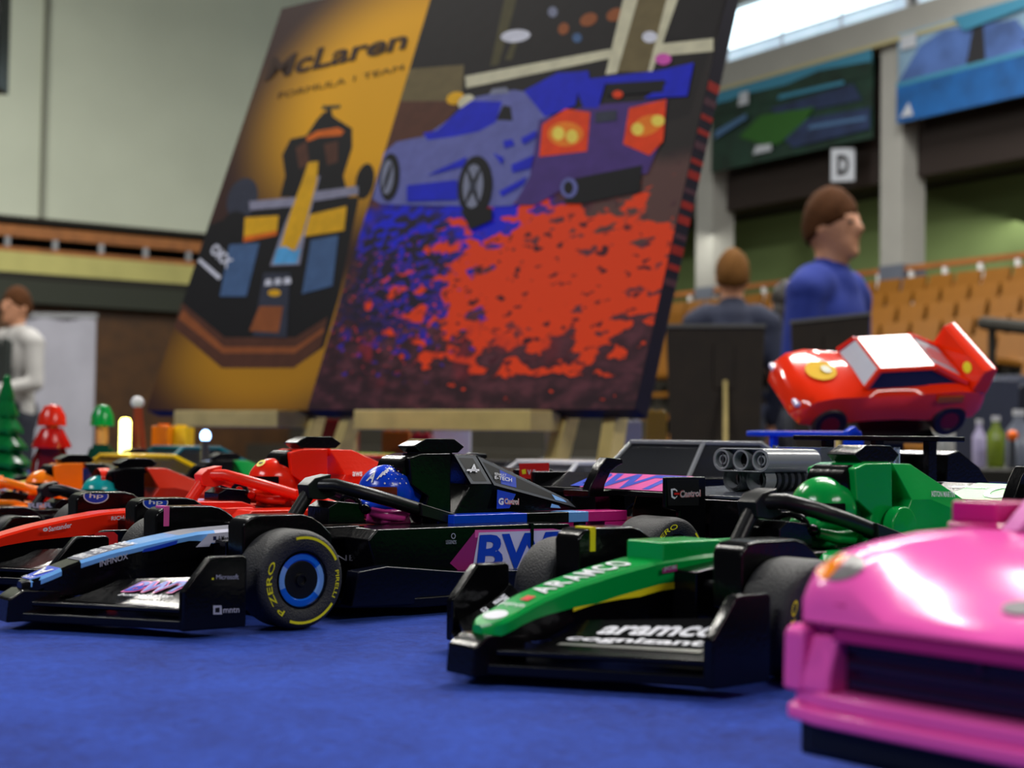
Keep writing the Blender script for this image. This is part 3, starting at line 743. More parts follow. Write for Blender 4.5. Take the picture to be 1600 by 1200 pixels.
# ================================================================== PINK SPORTS CAR (front right)
PK = Pose(6.02, 18.05, .70)
pk = empty('sports_car', W3(PK.X, PK.Y), PK.th, 'glossy pink toy sports car at the lower right corner, nearest to the camera', 'toy car')
def ring(x, lo, zf, zh, zc, w=3.25):
    return [(x, -w, lo), (x, -w, zf-.25), (x, -w+.08, zf-.08), (x, -w+.3, zf), (x, -2.35, zf-.03), (x, -1.75, zh), (x, 0, zc), (x, 1.75, zh), (x, 2.35, zf-.03), (x, w-.3, zf), (x, w-.08, zf-.08), (x, w, zf-.25), (x, w, lo)]
rs = [ring(-.02, 2.28, 2.50, 2.32, 2.30, 3.0), ring(.12, 2.2, 2.80, 2.40, 2.40, 3.12), ring(.5, 2.15, 3.05, 2.53, 2.56), ring(1.0, 2.1, 3.23, 2.7, 2.76), ring(1.6, 2.1, 3.33, 2.88, 2.96), ring(2.6, 2.1, 3.42, 3.12, 3.2), ring(3.8, 2.1, 3.45, 3.3, 3.36), ring(5.2, 2.1, 3.47, 3.42, 3.46)]
hood_mb = MB().loft(rs, HOTPINK); hood_mb.build('hood', pk, smooth=40)
from mathutils.bvhtree import BVHTree
hood_bvh = BVHTree.FromPolygons([Vector(v) for v in hood_mb.v], hood_mb.f)
def onhood(u, v):
    c, q = cos(PK.th), sin(PK.th); d = ray(u, v); d = Vector((d.x*c+d.y*q, -d.x*q+d.y*c, d.z)).normalized()
    o = Vector((-PK.X, -PK.Y, 0)); o = Vector((o.x*c+o.y*q, -o.x*q+o.y*c, CAM_H))
    h = hood_bvh.ray_cast(o, d)
    return tuple(h[0]-d*.035) if h[0] else None
def surf(x, y):
    h = hood_bvh.ray_cast(Vector((x, y, 9)), Vector((0, 0, -1)))
    return h[0].z if h[0] else 2.6
rs = [ring(5.2, 1.3, 3.47, 3.42, 3.46), ring(8, 1.3, 3.5, 3.45, 3.48), ring(11, 1.3, 3.6, 3.5, 3.5), ring(13.2, 1.3, 3.6, 3.4, 3.4), ring(14.0, 1.4, 3.1, 3.0, 3.0)]
MB().loft(rs, HOTPINK).build('rear_body', pk, smooth=40, bevel=.04)
for s in (-1, 1):
    arch = [(3.3+1.55*cos(a), 1.25+1.5*sin(a)) for a in [pi - k*pi/14 for k in range(15)]]
    arch2 = [(11.2+1.55*cos(a), 1.25+1.5*sin(a)) for a in [pi - k*pi/14 for k in range(15)]]
    prof = [(.25, .95), (.25, 2.2), (.6, 2.7), (5, 3.0), (13.6, 3.0), (14, 2.4), (13.8, .95)] + arch2[::-1] + arch[::-1]
    MB().prism(prof, s*3.25, s*2.75, HOTPINK).build('side_panel', pk, bevel=.05)
    MB().prism([(-.1, 1.3), (-.08, 2.12), (.05, 2.2), (.35, 2.2), (.5, 1.3)], s*3.3, s*2.95, HOTPINK).prism([(-.12, 1.32), (-.1, 1.55), (.12, 2.1), (.4, 2.05), (.5, 1.3)], s*2.96, s*2.5, HOTPINK).build('bumper_corner', pk, bevel=.07)
    for x in (3.3, 11.2):
        yo = s*3.22; e = s
        w = MB().lathe([(.8, s*2.0), (1.25, s*2.05), (1.25, yo-e*.1), (1.18, yo), (.85, yo), (.8, yo-e*.1), (.001, yo-e*.1)], (x, 1.25), TYRE, n=40).build('wheel', pk, smooth=40)
        mm = MB().lathe([(.78, yo-e*.06), (.7, yo-e*.02), (.62, yo-e*.07)], (x, 1.25), MAGENTA, n=32, closed=False)
        for k in range(5):
            a = k*2*pi/5; mm.tube([(x, yo-e*.03, 1.25), (x+.7*cos(a), yo-e*.03, 1.25+.7*sin(a))], .09, GREY, 8)
        mm.build('rim', w)
lip = [(-.28, -2.6), (-.32, -1.5), (-.34, 0), (-.32, 1.5), (-.28, 2.6), (-.05, 3.25), (.3, 3.42), (1.7, 3.42), (1.7, 3.0), (1.7, -3.0), (1.7, -3.42), (.3, -3.42), (-.05, -3.25)]
MB().prism(lip, .9, 1.12, HOTPINK, 'z').prism([(a*.9+.06, b*.97) for a, b in lip], 1.1, 1.34, HOTPINK, 'z').build('front_lip', pk, bevel=.07)
MB().box(.05, 13.6, -3.1, 3.1, .42, .9, SATIN).box(-.05, .4, -2.9, 2.9, .5, .92, SATIN).build('chassis_plate', pk, bevel=.05)
PLUM = plastic('dark_plum_plastic', (50, 12, 46), rough=.25)
m = MB()
m.prism([(.05, 2.3), (-.06, 2.05), (.3, 2.05), (.6, 2.3)], -2.5, 2.5, plastic('purple_pink_plastic', (150, 30, 110)))
m.box(.28, .4, -2.5, 2.5, 1.32, 2.1, PLUM)
for k in range(3): m.box(.16, .32, -2.4, 2.4, 1.42+.24*k, 1.54+.24*k, plastic('grille_bar_plastic', (28, 14, 40)))
m.box(.1, .34, .28, .4, 1.9, 2.2, PLUM)
m.build('grille', pk, bevel=.03)
for s in (-1, 1):
    # oval headlight laid on the rounded front of the fender: amber outside, grey inside
    amber = mat('amber_lens', (245, 135, 5), rough=.2); gl = mat('grey_lens_print', (108, 104, 106), rough=.3, var=.35, vscale=500)
    for nm, mm, cond in (('headlight_lens', gl, lambda q: q > -.12), ('turn_signal', amber, lambda q: q < -.06)):
        mb = MB(); N_ = 20; grid = {}
        for i in range(N_+1):
            for j in range(N_+1):
                a, b = -1+2*i/N_, -1+2*j/N_
                p_, q_ = a*sqrt(1-b*b/2), b*sqrt(1-a*a/2)
                grid[i, j] = (onhood(1313+38*p_-3*q_, 886+20*q_-4*p_), p_+.45*q_)
        for i in range(N_):
            for j in range(N_):
                cs = [grid[i, j], grid[i+1, j], grid[i+1, j+1], grid[i, j+1]]
                if all(c[0] and cond(c[1]) for c in cs): mb.add([(c[0][0], s*c[0][1], c[0][2]) for c in cs], [(0, 1, 2, 3)], mm)
        mb.build(nm, pk, smooth=60)
    MB().prism([(.02, 2.42), (.0, 2.55), (.25, 2.68), (.3, 2.45)], s*2.3, s*2.75, MAGENTA).build('intake_recess', pk, bevel=.03)
m = MB(); m.poly([(.75+.18*cos(k*pi/8), .30*sin(k*pi/8)+.1, surf(.75+.18*cos(k*pi/8), .1)+.03) for k in range(16)], mat('badge_print', (90, 86, 92), rough=.5)); m.build('hood_badge', pk, fix=False)
for s in (-1, 1):
    MB().box(4.25, 5.5, s*3.05-.4, s*3.05+.4, 3.5, 3.84, MAGENTA).box(4.05, 4.9, s*2.95-.45, s*2.95+.45, 3.42, 3.52, MAGENTA).build('side_mirror', pk, bevel=.08)
gz = [(4.1, 3.5), (6.4, 4.9)]
MB().prism([(4.3, 3.42), (6.4, 4.8), (6.48, 4.72), (4.5, 3.4)], -2.2, 2.2, PCLEAR).build('windshield', pk)
for s in (-1, 1):
    MB().prism([(4.1, 3.42), (6.3, 4.85), (6.5, 4.85), (6.5, 4.7), (4.5, 3.4)], s*2.5, s*2.2, plastic('pale_pink_plastic', (225, 130, 195))).build('pillar', pk, bevel=.03)
    MB().prism([(4.6, 3.42), (6.5, 4.75), (10, 4.75), (12, 3.45)], s*2.42, s*2.36, PCLEAR).build('side_window', pk)
MB().prism([(6.3, 4.75), (6.5, 4.95), (10, 4.95), (12.4, 3.5), (12.0, 3.45), (9.9, 4.75)], -2.5, 2.5, HOTPINK).build('roof', pk, bevel=.06)
MB().prism([(6.8, 2.6), (6.8, 3.4), (8.6, 3.4), (9.2, 4.4), (9.6, 4.4), (9.4, 2.6)], -1.9, 1.9, DGREY).build('seats', pk, bevel=.05)

# ================================================================== GENERIC BRICK CARS
def brick_car(pose, label, c, roof=None, glass=SMOKE, L=12., w=3.1, hood=2.4, top=4.3, spoiler=None, stripe=None, scale=1., group=None, rot=None, cat='toy car', wind=(3.6, 5.2), parts=True):
    root = empty('brick_car', W3(pose.X, pose.Y, pose.z), pose.th, label, cat, group)
    root.scale = (scale,)*3
    roof = roof or c
    a, b = 2.2, L-2.3
    ar = lambda q: [(q+1.25*cos(t), 1.1+1.25*sin(t)) for t in [k*pi/10 for k in range(11)]]
    MB().prism([(0, .6), (-.1, 1.5), (.2, hood-.25), (wind[0], hood+.25), (L-1.5, hood+.3), (L, hood), (L, .7)] + ar(b) + ar(a), -w, w, c).build('body', root, bevel=.09)
    m = MB(); wb, wt = w-.35, w-.85
    x0, x1, x2, x3 = wind[0], wind[1], L*.66, L*.84
    m.loft([[(x0, -wb, hood+.2), (x3, -wb, hood+.25), (x3, wb, hood+.25), (x0, wb, hood+.2)], [(x1, -wt, top-.15), (x2, -wt, top-.15), (x2, wt, top-.15), (x1, wt, top-.15)]], glass)
    m.build('windows', root, bevel=.05)
    MB().box(x1-.15, x2+.15, -wt-.05, wt+.05, top-.18, top, roof).build('roof', root, bevel=.05)
    for s in (-1, 1):
        MB().tube([(x0, s*wb, hood+.2), (x1, s*wt, top-.1)], .1, roof, 6).build('pillar', root); MB().tube([(x3, s*wb, hood+.25), (x2, s*wt, top-.1)], .12, roof, 6).build('pillar', root)
        for x in (a, b):
            wv = MB().lathe([(.6, s*(w-1)), (1.05, s*(w-.95)), (1.05, s*(w+.02)), (.98, s*(w+.1)), (.65, s*(w+.1)), (.6, s*(w+.02)), (.001, s*(w+.02))], (x, 1.05), TYRE, n=28).build('wheel', root, smooth=40)
            MB().lathe([(.62, s*(w+.06)), (.5, s*(w+.09)), (.2, s*(w+.04)), (.001, s*(w+.08))], (x, 1.05), GREY, n=20).build('rim', wv)
    m = MB()
    for s in (-1, 1): m.box(-.14, .1, s*w*.75-.4, s*w*.75+.4, 1.5, 1.9, WHITE)
    m.build('headlights', root, bevel=.04)
    m = MB().box(-.16, .05, -w*.45, w*.45, .9, 1.4, BLACK); m.build('grille', root, bevel=.03)
    if stripe: MB().prism([(.25, hood-.235), (wind[0], hood+.27), (wind[0], hood+.28), (.25, hood-.2)], -.5, .5, stripe).build('hood_stripe', root)
    if spoiler:
        m = MB().box(L-1.6, L-.2, -w, w, top+.25, top+.42, spoiler)
        for s in (-1, 1): m.box(L-1.2, L-.6, s*w*.7-.12, s*w*.7+.12, hood+.2, top+.3, spoiler)
        m.build('spoiler', root, bevel=.05)
    return root

# dark car with the sloping smoked windscreen, behind the rear wing of the striped car
K = Pose(5.4-5*cos(TH), 60-5*sin(TH), TH)
kc = brick_car(K, 'black toy car with sloping smoked windscreen and grey roof edge behind the rear wing lettering', BLACK, GREY, L=15, hood=3.0, top=4.72, wind=(5, 6.4), w=2.9)
# blower car in the same row
Qp = Pose(7.02, 47.25, TH)
qc = empty('hot_rod', W3(Qp.X, Qp.Y), TH, 'black toy hot rod with grey engine blower and flat black rear wing', 'toy car')
HOOD = plastic('hood_dark_grey', (70, 74, 84), rough=.2)
MB().prism([(-1.3, .6), (-1.4, 2.4), (-1.2, 2.9), (12, 3.0), (12, .7), (10.6, .7), (10.4, 1.8), (8.8, 1.8), (8.6, .7), (1.4, .7), (1.2, 1.8), (-.4, 1.8), (-.6, .7)], -3.0, 3.0, BLACK).build('body', qc, bevel=.06)
MB().prism([(-1.2, 2.91), (-1.2, 3.02), (6, 3.25), (6, 3.05)], -3.0, 3.0, HOOD).build('hood', qc, bevel=.04)
m = MB(); yb = -.25
out = []
for k in range(3):                                   # liftarm seen end-on: three round holes in a rounded bar
    cy = yb+.82*(1-k)
    m.lathe([(.34, .62), (.34, .30), (.27, .30), (.25, .36), (.25, .62)], (cy, 4.12), GREY, 'x', n=28, closed=False)
    m.lathe([(.26, .6), (.001, .6)], (cy, 4.12), BLACK if k == 1 else DGREY, 'x', n=20, closed=False)
    if k != 1:
        m.box(.36, .5, cy-.04, cy+.04, 3.9, 4.34, DGREY); m.lathe([(.17, .36), (.11, .36), (.11, .5), (.17, .5), (.17, .36)], (cy, 4.12), GREY, 'x', n=20, closed=False)
pr = [(yb+.82+.38*cos(a), 4.12+.38*sin(a)) for a in [-pi/2+pi*k/10 for k in range(11)]] + [(yb-.82+.38*cos(a), 4.12+.38*sin(a)) for a in [pi/2+pi*k/10 for k in range(11)]]
m.prism([(a, b) for a, b in pr], .62, 2.9, GREY, 'x', None)
m.loft([[(x, a, b) for a, b in pr] for x in (.3, .62)], GREY, caps=False)
in_ = [(yb+(a-yb)*.965, 4.12+(b-4.12)*.88) for a, b in pr]
m.loft([[(.3, a, b) for a, b in pr], [(.3, a, b) for a, b in in_], [(.6, a, b) for a, b in in_]], GREY, caps=False)
m.build('engine_intake', qc, bevel=.02, smooth=30)
m = MB()
for s in (-1, 1):
    m.lathe([(.42, .5), (.42, 1.0), (.3, 1.0), (.3, .5)], (yb+s*.5, 3.5), GREY, 'x', n=24, closed=False)
    for k in range(5): m.lathe([(.28, 1.05+.33*k), (.42, 1.1+.33*k), (.42, 1.25+.33*k), (.28, 1.3+.33*k)], (yb+s*.5, 3.5), DGREY, 'x', n=24, closed=False)
m.build('blower', qc, smooth=40)
MB().prism([(5.2, 3.1), (5.35, 4.55), (5.45, 4.55), (5.35, 3.1)], -2.6, 2.6, CLEAR).build('windshield', qc, bevel=.02)
m = MB()
for y in (-2.6, 2.6): m.box(5.3, 5.5, y-.06, y+.06, 3.1, 4.6, CLEAR)
m.build('windshield_frame', qc)
MB().box(7.0, 8.6, -3.1, 3.15, 4.8, 4.98, BLACK).build('rear_wing', qc, bevel=.04)
for y in (-2.2, 0, 2.2): MB().box(7.6, 8.1, y-.12, y+.12, 2.95, 4.82, BLACK).build('wing_post', qc, bevel=.03)
MB().prism([(8.8, 2.9), (8.9, 4.35), (9.6, 4.5), (10.9, 3.9), (12, 2.9)], -2.2, 2.2, BLACK).build('rear_fin', qc, bevel=.05)
MB().prism([(6.0, 3.0), (6.1, 4.0), (6.6, 4.0), (6.7, 3.0)], -1.2, 1.2, DGREY).build('seats', qc, bevel=.05)
for s in (-1, 1):
    for x in (.4, 9.7):
        MB().lathe([(.5, s*2.2), (1.05, s*2.25), (1.05, s*3.1), (.9, s*3.18), (.5, s*3.15), (.001, s*3.1)], (x, 1.05), TYRE, n=32).build('wheel', qc, smooth=40)
# blue wing car
BP = Pose(15.6-9.5*cos(TH), 76-9.5*sin(TH), TH)
bc = brick_car(BP, 'blue toy car whose long blue wing rises behind the dark car roof', BLUE, L=13, hood=2.6, top=4.2)
MB().prism([(8.3, 5.0), (8.3, 5.25), (9.2, 5.3), (9.2, 5.0)], -3.4, 3.4, BLUE).prism([(8.1, 4.3), (8.1, 5.3), (8.7, 5.55), (9.4, 5.0), (9.4, 4.3)], -3.4, -3.1, BLUE).prism([(8.5, 2.6), (8.5, 5.1), (8.9, 5.1), (8.9, 2.6)], -2.0, -1.7, BLUE).prism([(8.5, 2.6), (8.5, 5.1), (8.9, 5.1), (8.9, 2.6)], 1.7, 2.0, BLUE).build('tall_wing', bc, bevel=.04)
# green print on the rear wing of the green car
m = MB(); m.quad(wing_pt(13.5, 2.3), wing_pt(13.5, -.4), wing_pt(14.85, -.4), wing_pt(14.85, 1.9), plastic('leaf_green_plastic', (20, 175, 50), rough=.35))
vs, fs = glyphs('CO', .02); m.add([wing_pt(13.65+1.0*b, 1.2-1.9*a, .035) for a, b in vs], fs, PRINT_W)
vs, fs = glyphs('cognizant', .02); m.add([wing_pt(14.3+.25*b, 2.5-1.2*a, .035) for a, b in vs], fs, PRINT_W)
m.build('wing_lettering', grn, fix=False)

# ================================================================== RED TOY CAR ON A STAND
RT = at(1375, 590, 90)
rroot = empty('race_car', W3(RT.x, RT.y, RT.z), 0, 'banked glossy red toy race car raised on a stand at the right', 'toy car', rot=(Matrix.Rotation(R(12), 3, 'Z') @ Matrix.Rotation(R(-3), 3, 'Y') @ Matrix.Rotation(R(34), 3, 'X')).to_euler())
rroot.scale = (.93, .93, .93)
RG = mat('glossy_race_red', (244, 48, 10), rough=.14, coat=.4)
def rr(x, w, zl, zs, zt, k=.75):
    return [(x, -w*.96, zl), (x, -w, (zl+zs)/2), (x, -w*.97, zs), (x, -w*k, zt), (x, 0, zt+.06), (x, w*k, zt), (x, w*.97, zs), (x, w, (zl+zs)/2), (x, w*.96, zl)]
rs = [rr(-6.9, 2.1, -1.3, -.75, -.35), rr(-6.5, 2.9, -1.55, -.35, .1), rr(-5.6, 3.1, -1.6, .25, .35), rr(-4.4, 3.15, -1.6, .5, .5), rr(-2.6, 3.0, -1.5, .4, .72), rr(-1.4, 2.9, -1.5, .35, .85), rr(.5, 2.9, -1.5, .35, .9), rr(2.2, 3.1, -1.5, .55, .9), rr(4.0, 3.25, -1.5, .7, .9), rr(5.6, 3.1, -1.4, .55, .75), rr(6.2, 2.8, -1.0, .4, .6)]
MB().loft(rs, RG).build('body', rroot, smooth=50)
rs = [[(-2.1, -2.45, .7), (-2.1, 2.45, .7), (4.9, 2.4, .85), (4.9, -2.4, .85)], [(-1.3, -2.0, 1.85), (-1.3, 2.0, 1.85), (2.5, 2.0, 1.95), (2.5, -2.0, 1.95)]]
MB().loft(rs, mat('dark_window', (34, 30, 48), rough=.1)).build('windows', rroot, bevel=.05)
MB().loft([[(-1.5, -2.2, 1.75), (2.7, -2.2, 1.85), (2.7, 2.2, 1.85), (-1.5, 2.2, 1.75)], [(-1.3, -2.0, 2.0), (2.5, -2.0, 2.1), (2.5, 2.0, 2.1), (-1.3, 2.0, 2.0)]], RG).build('roof', rroot, bevel=.06)
for s in (-1, 1):
    MB().tube([(-2.2, s*2.4, .75), (-1.35, s*2.05, 1.85)], .2, RG, 8).build('pillar', rroot); MB().tube([(4.9, s*2.3, .85), (2.5, s*2.0, 1.95)], .28, RG, 8).build('pillar', rroot)
m = MB(); m.quad((-2.2, -2.1, .78), (-2.2, 2.1, .78), (-1.42, 1.8, 1.86), (-1.42, -1.8, 1.86), mat('windscreen_print', (212, 218, 226), rough=.15)); m.build('windscreen', rroot, fix=False)
m = MB()
PL = lambda x, y: (x, y, 2.06-(x-2.6)*.48)
m.quad(PL(2.65, -1.7), PL(4.8, -2.0), PL(4.8, 2.0), PL(2.65, 1.7), mat('grey_louvre_print', (120, 124, 136), rough=.3))
up_ = Vector((0, 0, .03))
for y in (-.75, -.25, .25, .75): m.quad(*[tuple(Vector(PL(a, y+b))+up_) for a, b in ((2.7, -.09), (4.7, -.09), (4.7, .09), (2.7, .09))], RG)
m.build('rear_louvre', rroot, fix=False)
m = MB(); m.poly([(-4.3+1.0*cos(k*pi/12), .1+1.15*sin(k*pi/12), .655+cos(k*pi/12)*.11) for k in range(24)], mat('yellow_roundel', (235, 185, 20), rough=.6, spec=.1))
m.poly([(-3.95+.35*cos(k*pi/8), .1+.45*sin(k*pi/8), .75) for k in range(16)], mat('olive_print', (120, 120, 60), rough=.4)); m.build('hood_roundel', rroot, fix=False)
MB().prism([(5.0, .7), (5.5, 2.1), (6.1, 2.35), (6.4, 2.3), (6.2, .9), (6.1, .4)], -3.05, 3.05, RG).build('tail_spoiler', rroot, bevel=.1)
m = MB(); m.poly([(5.12+.1*0+.19*(1+cos(k*pi/8))*.6, -1.4+.5*sin(k*pi/8), 1.15+.55*(1+cos(k*pi/8))*.6) for k in range(16)], PRINT_Y)
m.build('spoiler_badge', rroot, fix=False)
for s in (-1, 1):
    for x in (-4.5, 3.9):
        wv = MB().lathe([(.6, s*1.9), (1.2, s*1.95), (1.2, s*3.1), (1.05, s*3.25), (.7, s*3.25), (.6, s*3.15), (.001, s*3.15)], (x, -1.5), mat('race_tyre', (30, 10, 10), rough=.5), n=36).build('wheel', rroot, smooth=40)
        MB().lathe([(.66, s*3.2), (.5, s*3.24), (.2, s*3.18), (.001, s*3.22)], (x, -1.5), mat('rim_red', (120, 14, 10), rough=.25), n=24).build('rim', wv)
    m = MB().box(-6.9, -6.5, s*2.2-.35, s*2.2+.35, -.45, -.15, PRINT_L); m.build('headlight', rroot, bevel=.08)
    m = MB().box(2.6, 4.4, s*3.24-.03, s*3.24+.03, .0, .45, mat('side_flame_print', (190, 90, 10), rough=.3)); m.build('side_print', rroot)
st = empty('display_stand', W3(RT.x+.6, RT.y+1.0, 0), .2, 'black pedestal holding up the banked red race car', 'stand')
MB().box(-3.4, 3.4, -2.4, 2.4, 0.02, .5, BLACK).build('base', st, bevel=.1)
MB().box(-1.1, 1.1, -.35, .35, .5, 5.6, SATIN).build('post', st, bevel=.06)
MB().prism([(-1.9, 4.7), (-.4, 6.3), (.2, 6.2), (1.1, 5.0)], -2.2, 2.6, SATIN, 'x').build('cradle', st, bevel=.06)

# ================================================================== BACK ROWS OF MODELS (left, behind the racing cars)
BZ = -1.1
def nt(n, t): return (t*cos(TH)-n*sin(TH), t*sin(TH)+n*cos(TH))
rows = [nt(88.5, 34)+(YELLOW, 'yellow brick car at the far left, in the row behind the orange halo car', RED, 1.2), nt(88.5, 51)+(RED, 'red brick car with green hood stripe below the blue light', plastic('lime_plastic', (120, 190, 30)), 1.2),
        nt(97, 57)+(plastic('yellow_green_plastic', (150, 180, 30)), 'yellow-green brick car under the left easel', RED, 1.2), nt(95.5, 71.5)+(DGREY, 'dark grey brick car with white stripe under the wide easel ledge', WHITE, 1.05),
        nt(106.5, 46)+(plastic('dark_teal_plastic', (24, 110, 130)), 'dark teal brick car under the little green figure', None, 1.3), nt(110, 62.5)+(ORANGE, 'orange brick car beyond the red-orange camera pod', YELLOW, 1.1),
        nt(71, 60)+(plastic('off_white_plastic', (205, 202, 190)), 'off-white brick car directly behind the red-orange engine cover', BLUE, 1.1), nt(79.5, 63)+(plastic('silver_grey_plastic', (150, 152, 158)), 'silver grey brick car behind the off-white brick car', RED, 1.15),
        nt(60.5, 46)+(WHITE, 'white brick car with red stripe between camera pod and red rear plate', RED, 1.25), nt(62, 64)+(plastic('sand_yellow_plastic', (205, 170, 60)), 'sand yellow brick car behind the smoked windscreen', RED, 1.1)]
for x, y, c, lab, stp, sc in rows:
    z = BZ if (-x*.636+y*.771) > 56 else 0
    brick_car(Pose(x, y, TH, z), lab, c, L=11.5, hood=2.3, top=3.7, w=2.8, stripe=stp, scale=sc)

GLOW_Y = mat('glowing_yellow_tube', (255, 236, 120), rough=.4, emit=9)
GLOW_B = mat('glowing_blue_lens', (150, 190, 255), rough=.4, emit=9)
p = at(195, 698, 110)
lt = empty('lamp_tube', W3(p.x, p.y, BZ), 0, 'small upright glowing yellow light tube at left', 'light')
h_ = 4.75+(674-652)/F_PX*110-BZ
MB().lathe([(.5, 0), (.5, 1.8), (.42, 1.9)], (0, 0), SATIN, 'z', n=20).build('socket', lt)
MB().lathe([(.001, 3.0), (.35, 3.05), (.42, 3.4), (.42, h_-.3), (.3, h_-.05), (.001, h_)], (0, 0), GLOW_Y, 'z', n=20).lathe([(.3, 1.8), (.3, 3.1)], (0, 0), SATIN, 'z', n=16).build('tube', lt)
p = at(321, 681, 105)
lt = empty('lamp_post', W3(p.x, p.y, BZ), 0, 'tiny glowing blue light on a short post', 'light')
MB().lathe([(.3, 0), (.3, p.z-BZ-.3), (.2, p.z-BZ-.3)], (0, 0), DGREY, 'z', n=14).build('post', lt)
MB().ell((0, 0, p.z-BZ), (.36, .36, .42), GLOW_B, 16, 10).build('lens', lt)
# fir tree of stacked plates
p = at(8, 700, 118)
tr = empty('fir_tree', W3(p.x, p.y, BZ), 0, 'green toy fir tree at the left picture edge', 'toy tree')
FIR = plastic('fir_green_plastic', (8, 112, 50))
MB().lathe([(.6, 0), (.6, 2.5)], (0, 0), plastic('brown_plastic', (90, 50, 25)), 'z', n=12).build('trunk', tr)
m = MB(); topz = 4.75+(672-585)/F_PX*118-BZ
for k in range(6):
    zb = 1.6+k*(topz-2.2)/6; rb = 2.2*(1-k/6.6)
    rings = []
    for rr_, zz in ((rb, zb), (rb*1.0, zb+.35), (rb*.45, zb+1.6)):
        rings.append([(rr_*(1+.16*(j % 2))*cos(j*pi/9), rr_*(1+.16*(j % 2))*sin(j*pi/9), zz-.18*(j % 2)) for j in range(18)])
    m.loft(rings, FIR)
m.lathe([(.35, topz-1.2), (.3, topz-.2), (.001, topz)], (0, 0), FIR, 'z', n=10)
m.build('foliage', tr, smooth=30)
def fig(u, vtop, vbase, Y, hat, body, label, wide=1.2, brim=None):
    p = at(u, vbase, Y); t = at(u, vtop, Y).z-BZ
    r_ = empty('toy_figure', W3(p.x, p.y, BZ), 0, label, 'toy figure')
    b0 = 0
    k = t/5.0
    MB().box(-.75*wide, .75*wide, -.4, .4, 0, 1.5*k, body).build('legs', r_, bevel=.06)
    MB().prism([(-.8*wide, 1.5*k), (-.55*wide, 3.0*k), (.55*wide, 3.0*k), (.8*wide, 1.5*k)], -.4, .4, body).build('torso', r_, bevel=.06)
    MB().lathe([(.45, 3.0*k), (.5, 3.2*k), (.5, 3.9*k), (.4, 4.0*k)], (0, 0), plastic('skin_yellow_plastic', (215, 150, 80)), 'z', n=18).build('head', r_)
    m = MB().lathe([(.001, 4.95*k), (.45*wide, 4.85*k), (.75*wide, 4.4*k), (.8*wide, 3.9*k), (.001, 3.85*k)], (0, 0), hat, 'z', n=20)
    if brim: m.lathe([(1.45, 2.8*k), (1.5, 2.95*k), (.8, 3.8*k), (.001, 3.8*k)], (0, 0), brim, 'z', n=20)
    m.build('hat', r_, smooth=40)
    for s in (-1, 1): MB().tube([(s*.65*wide, 0, 2.8*k), (s*.95*wide, -.2, 2.1*k), (s*.95*wide, -.5, 1.5*k)], .2, body, 10).build('arm', r_)
    return r_
fig(80, 630, 720, 115, REDO, plastic('dark_red_plastic', (110, 16, 14)), 'toy figure with red dome hat and red brim at left', 1.35, RED)
fig(159, 630, 700, 115, GREEN, plastic('dark_green_plastic', (8, 60, 40)), 'toy figure with green dome hat beside the glowing yellow tube', 1.15)
p = at(216, 700, 118)
pl = empty('toy_pole', W3(p.x, p.y, BZ), 0, 'brown-red toy pole with white ball tip near the poster corner', 'toy')
hz_ = at(213, 625, 118).z-BZ
MB().tube([(0, 0, 0), (.2, 0, 3), (-.1, 0, hz_-.6)], [.9, .6, .35], plastic('brick_brown_plastic', (150, 62, 38)), 12).build('pole', pl)
MB().ell((-.15, 0, hz_-.2), (.55, .5, .5), WHITE, 14, 10).build('ball', pl)
# crates and blocks beneath the posters
def block(u0, v0, u1, v1, Y, c, label, z=BZ, depth=3, name='brick_block', studs=True):
    a, b = at(u0, v1, Y), at(u1, v0, Y); w = b.x-a.x; top = b.z-z
    r_ = empty(name, W3((a.x+b.x)/2, Y+depth/2, z), 0, label, 'toy block')
    MB().box(-w/2, w/2, -depth/2, depth/2, 0, top-.2, c).build('brick', r_, bevel=.08)
    m = MB(); n = max(1, int(w/.9))
    for i in range(n):
        for j in range(max(1, int(depth/1.0))): m.lathe([(.26, top-.25), (.26, top), (.001, top)], (-w/2+(i+.5)*w/n, -depth/2+.5+j), c, 'z', n=12)
    m.build('studs', r_)
    return r_
block(236, 662, 262, 700, 120, ORANGE, 'orange brick block left of the narrow easel ledge')
block(262, 664, 292, 700, 122, YELLOW, 'yellow brick block under the left end of the narrow easel ledge')
block(492, 655, 556, 712, 190, plastic('deep_red_plastic', (110, 10, 12)), 'deep red block between the two easels', depth=5)
block(596, 672, 640, 712, 170, plastic('burnt_orange_plastic', (170, 90, 20)), 'burnt orange block under the wide easel ledge', depth=4)
block(642, 676, 672, 712, 165, plastic('cherry_plastic', (180, 14, 40)), 'cherry red block right of the burnt orange block under the ledge', depth=4)
block(676, 668, 735, 700, 172, WHITE, 'white block under the middle of the wide easel ledge', depth=4)
block(955, 655, 1003, 712, 150, plastic('pale_grey_plastic', (150, 150, 158)), 'pale grey block right of the wide easel leg', depth=4)
block(1012, 640, 1042, 712, 175, plastic('mustard_plastic', (150, 118, 40)), 'mustard block just left of the black easel back', depth=4)

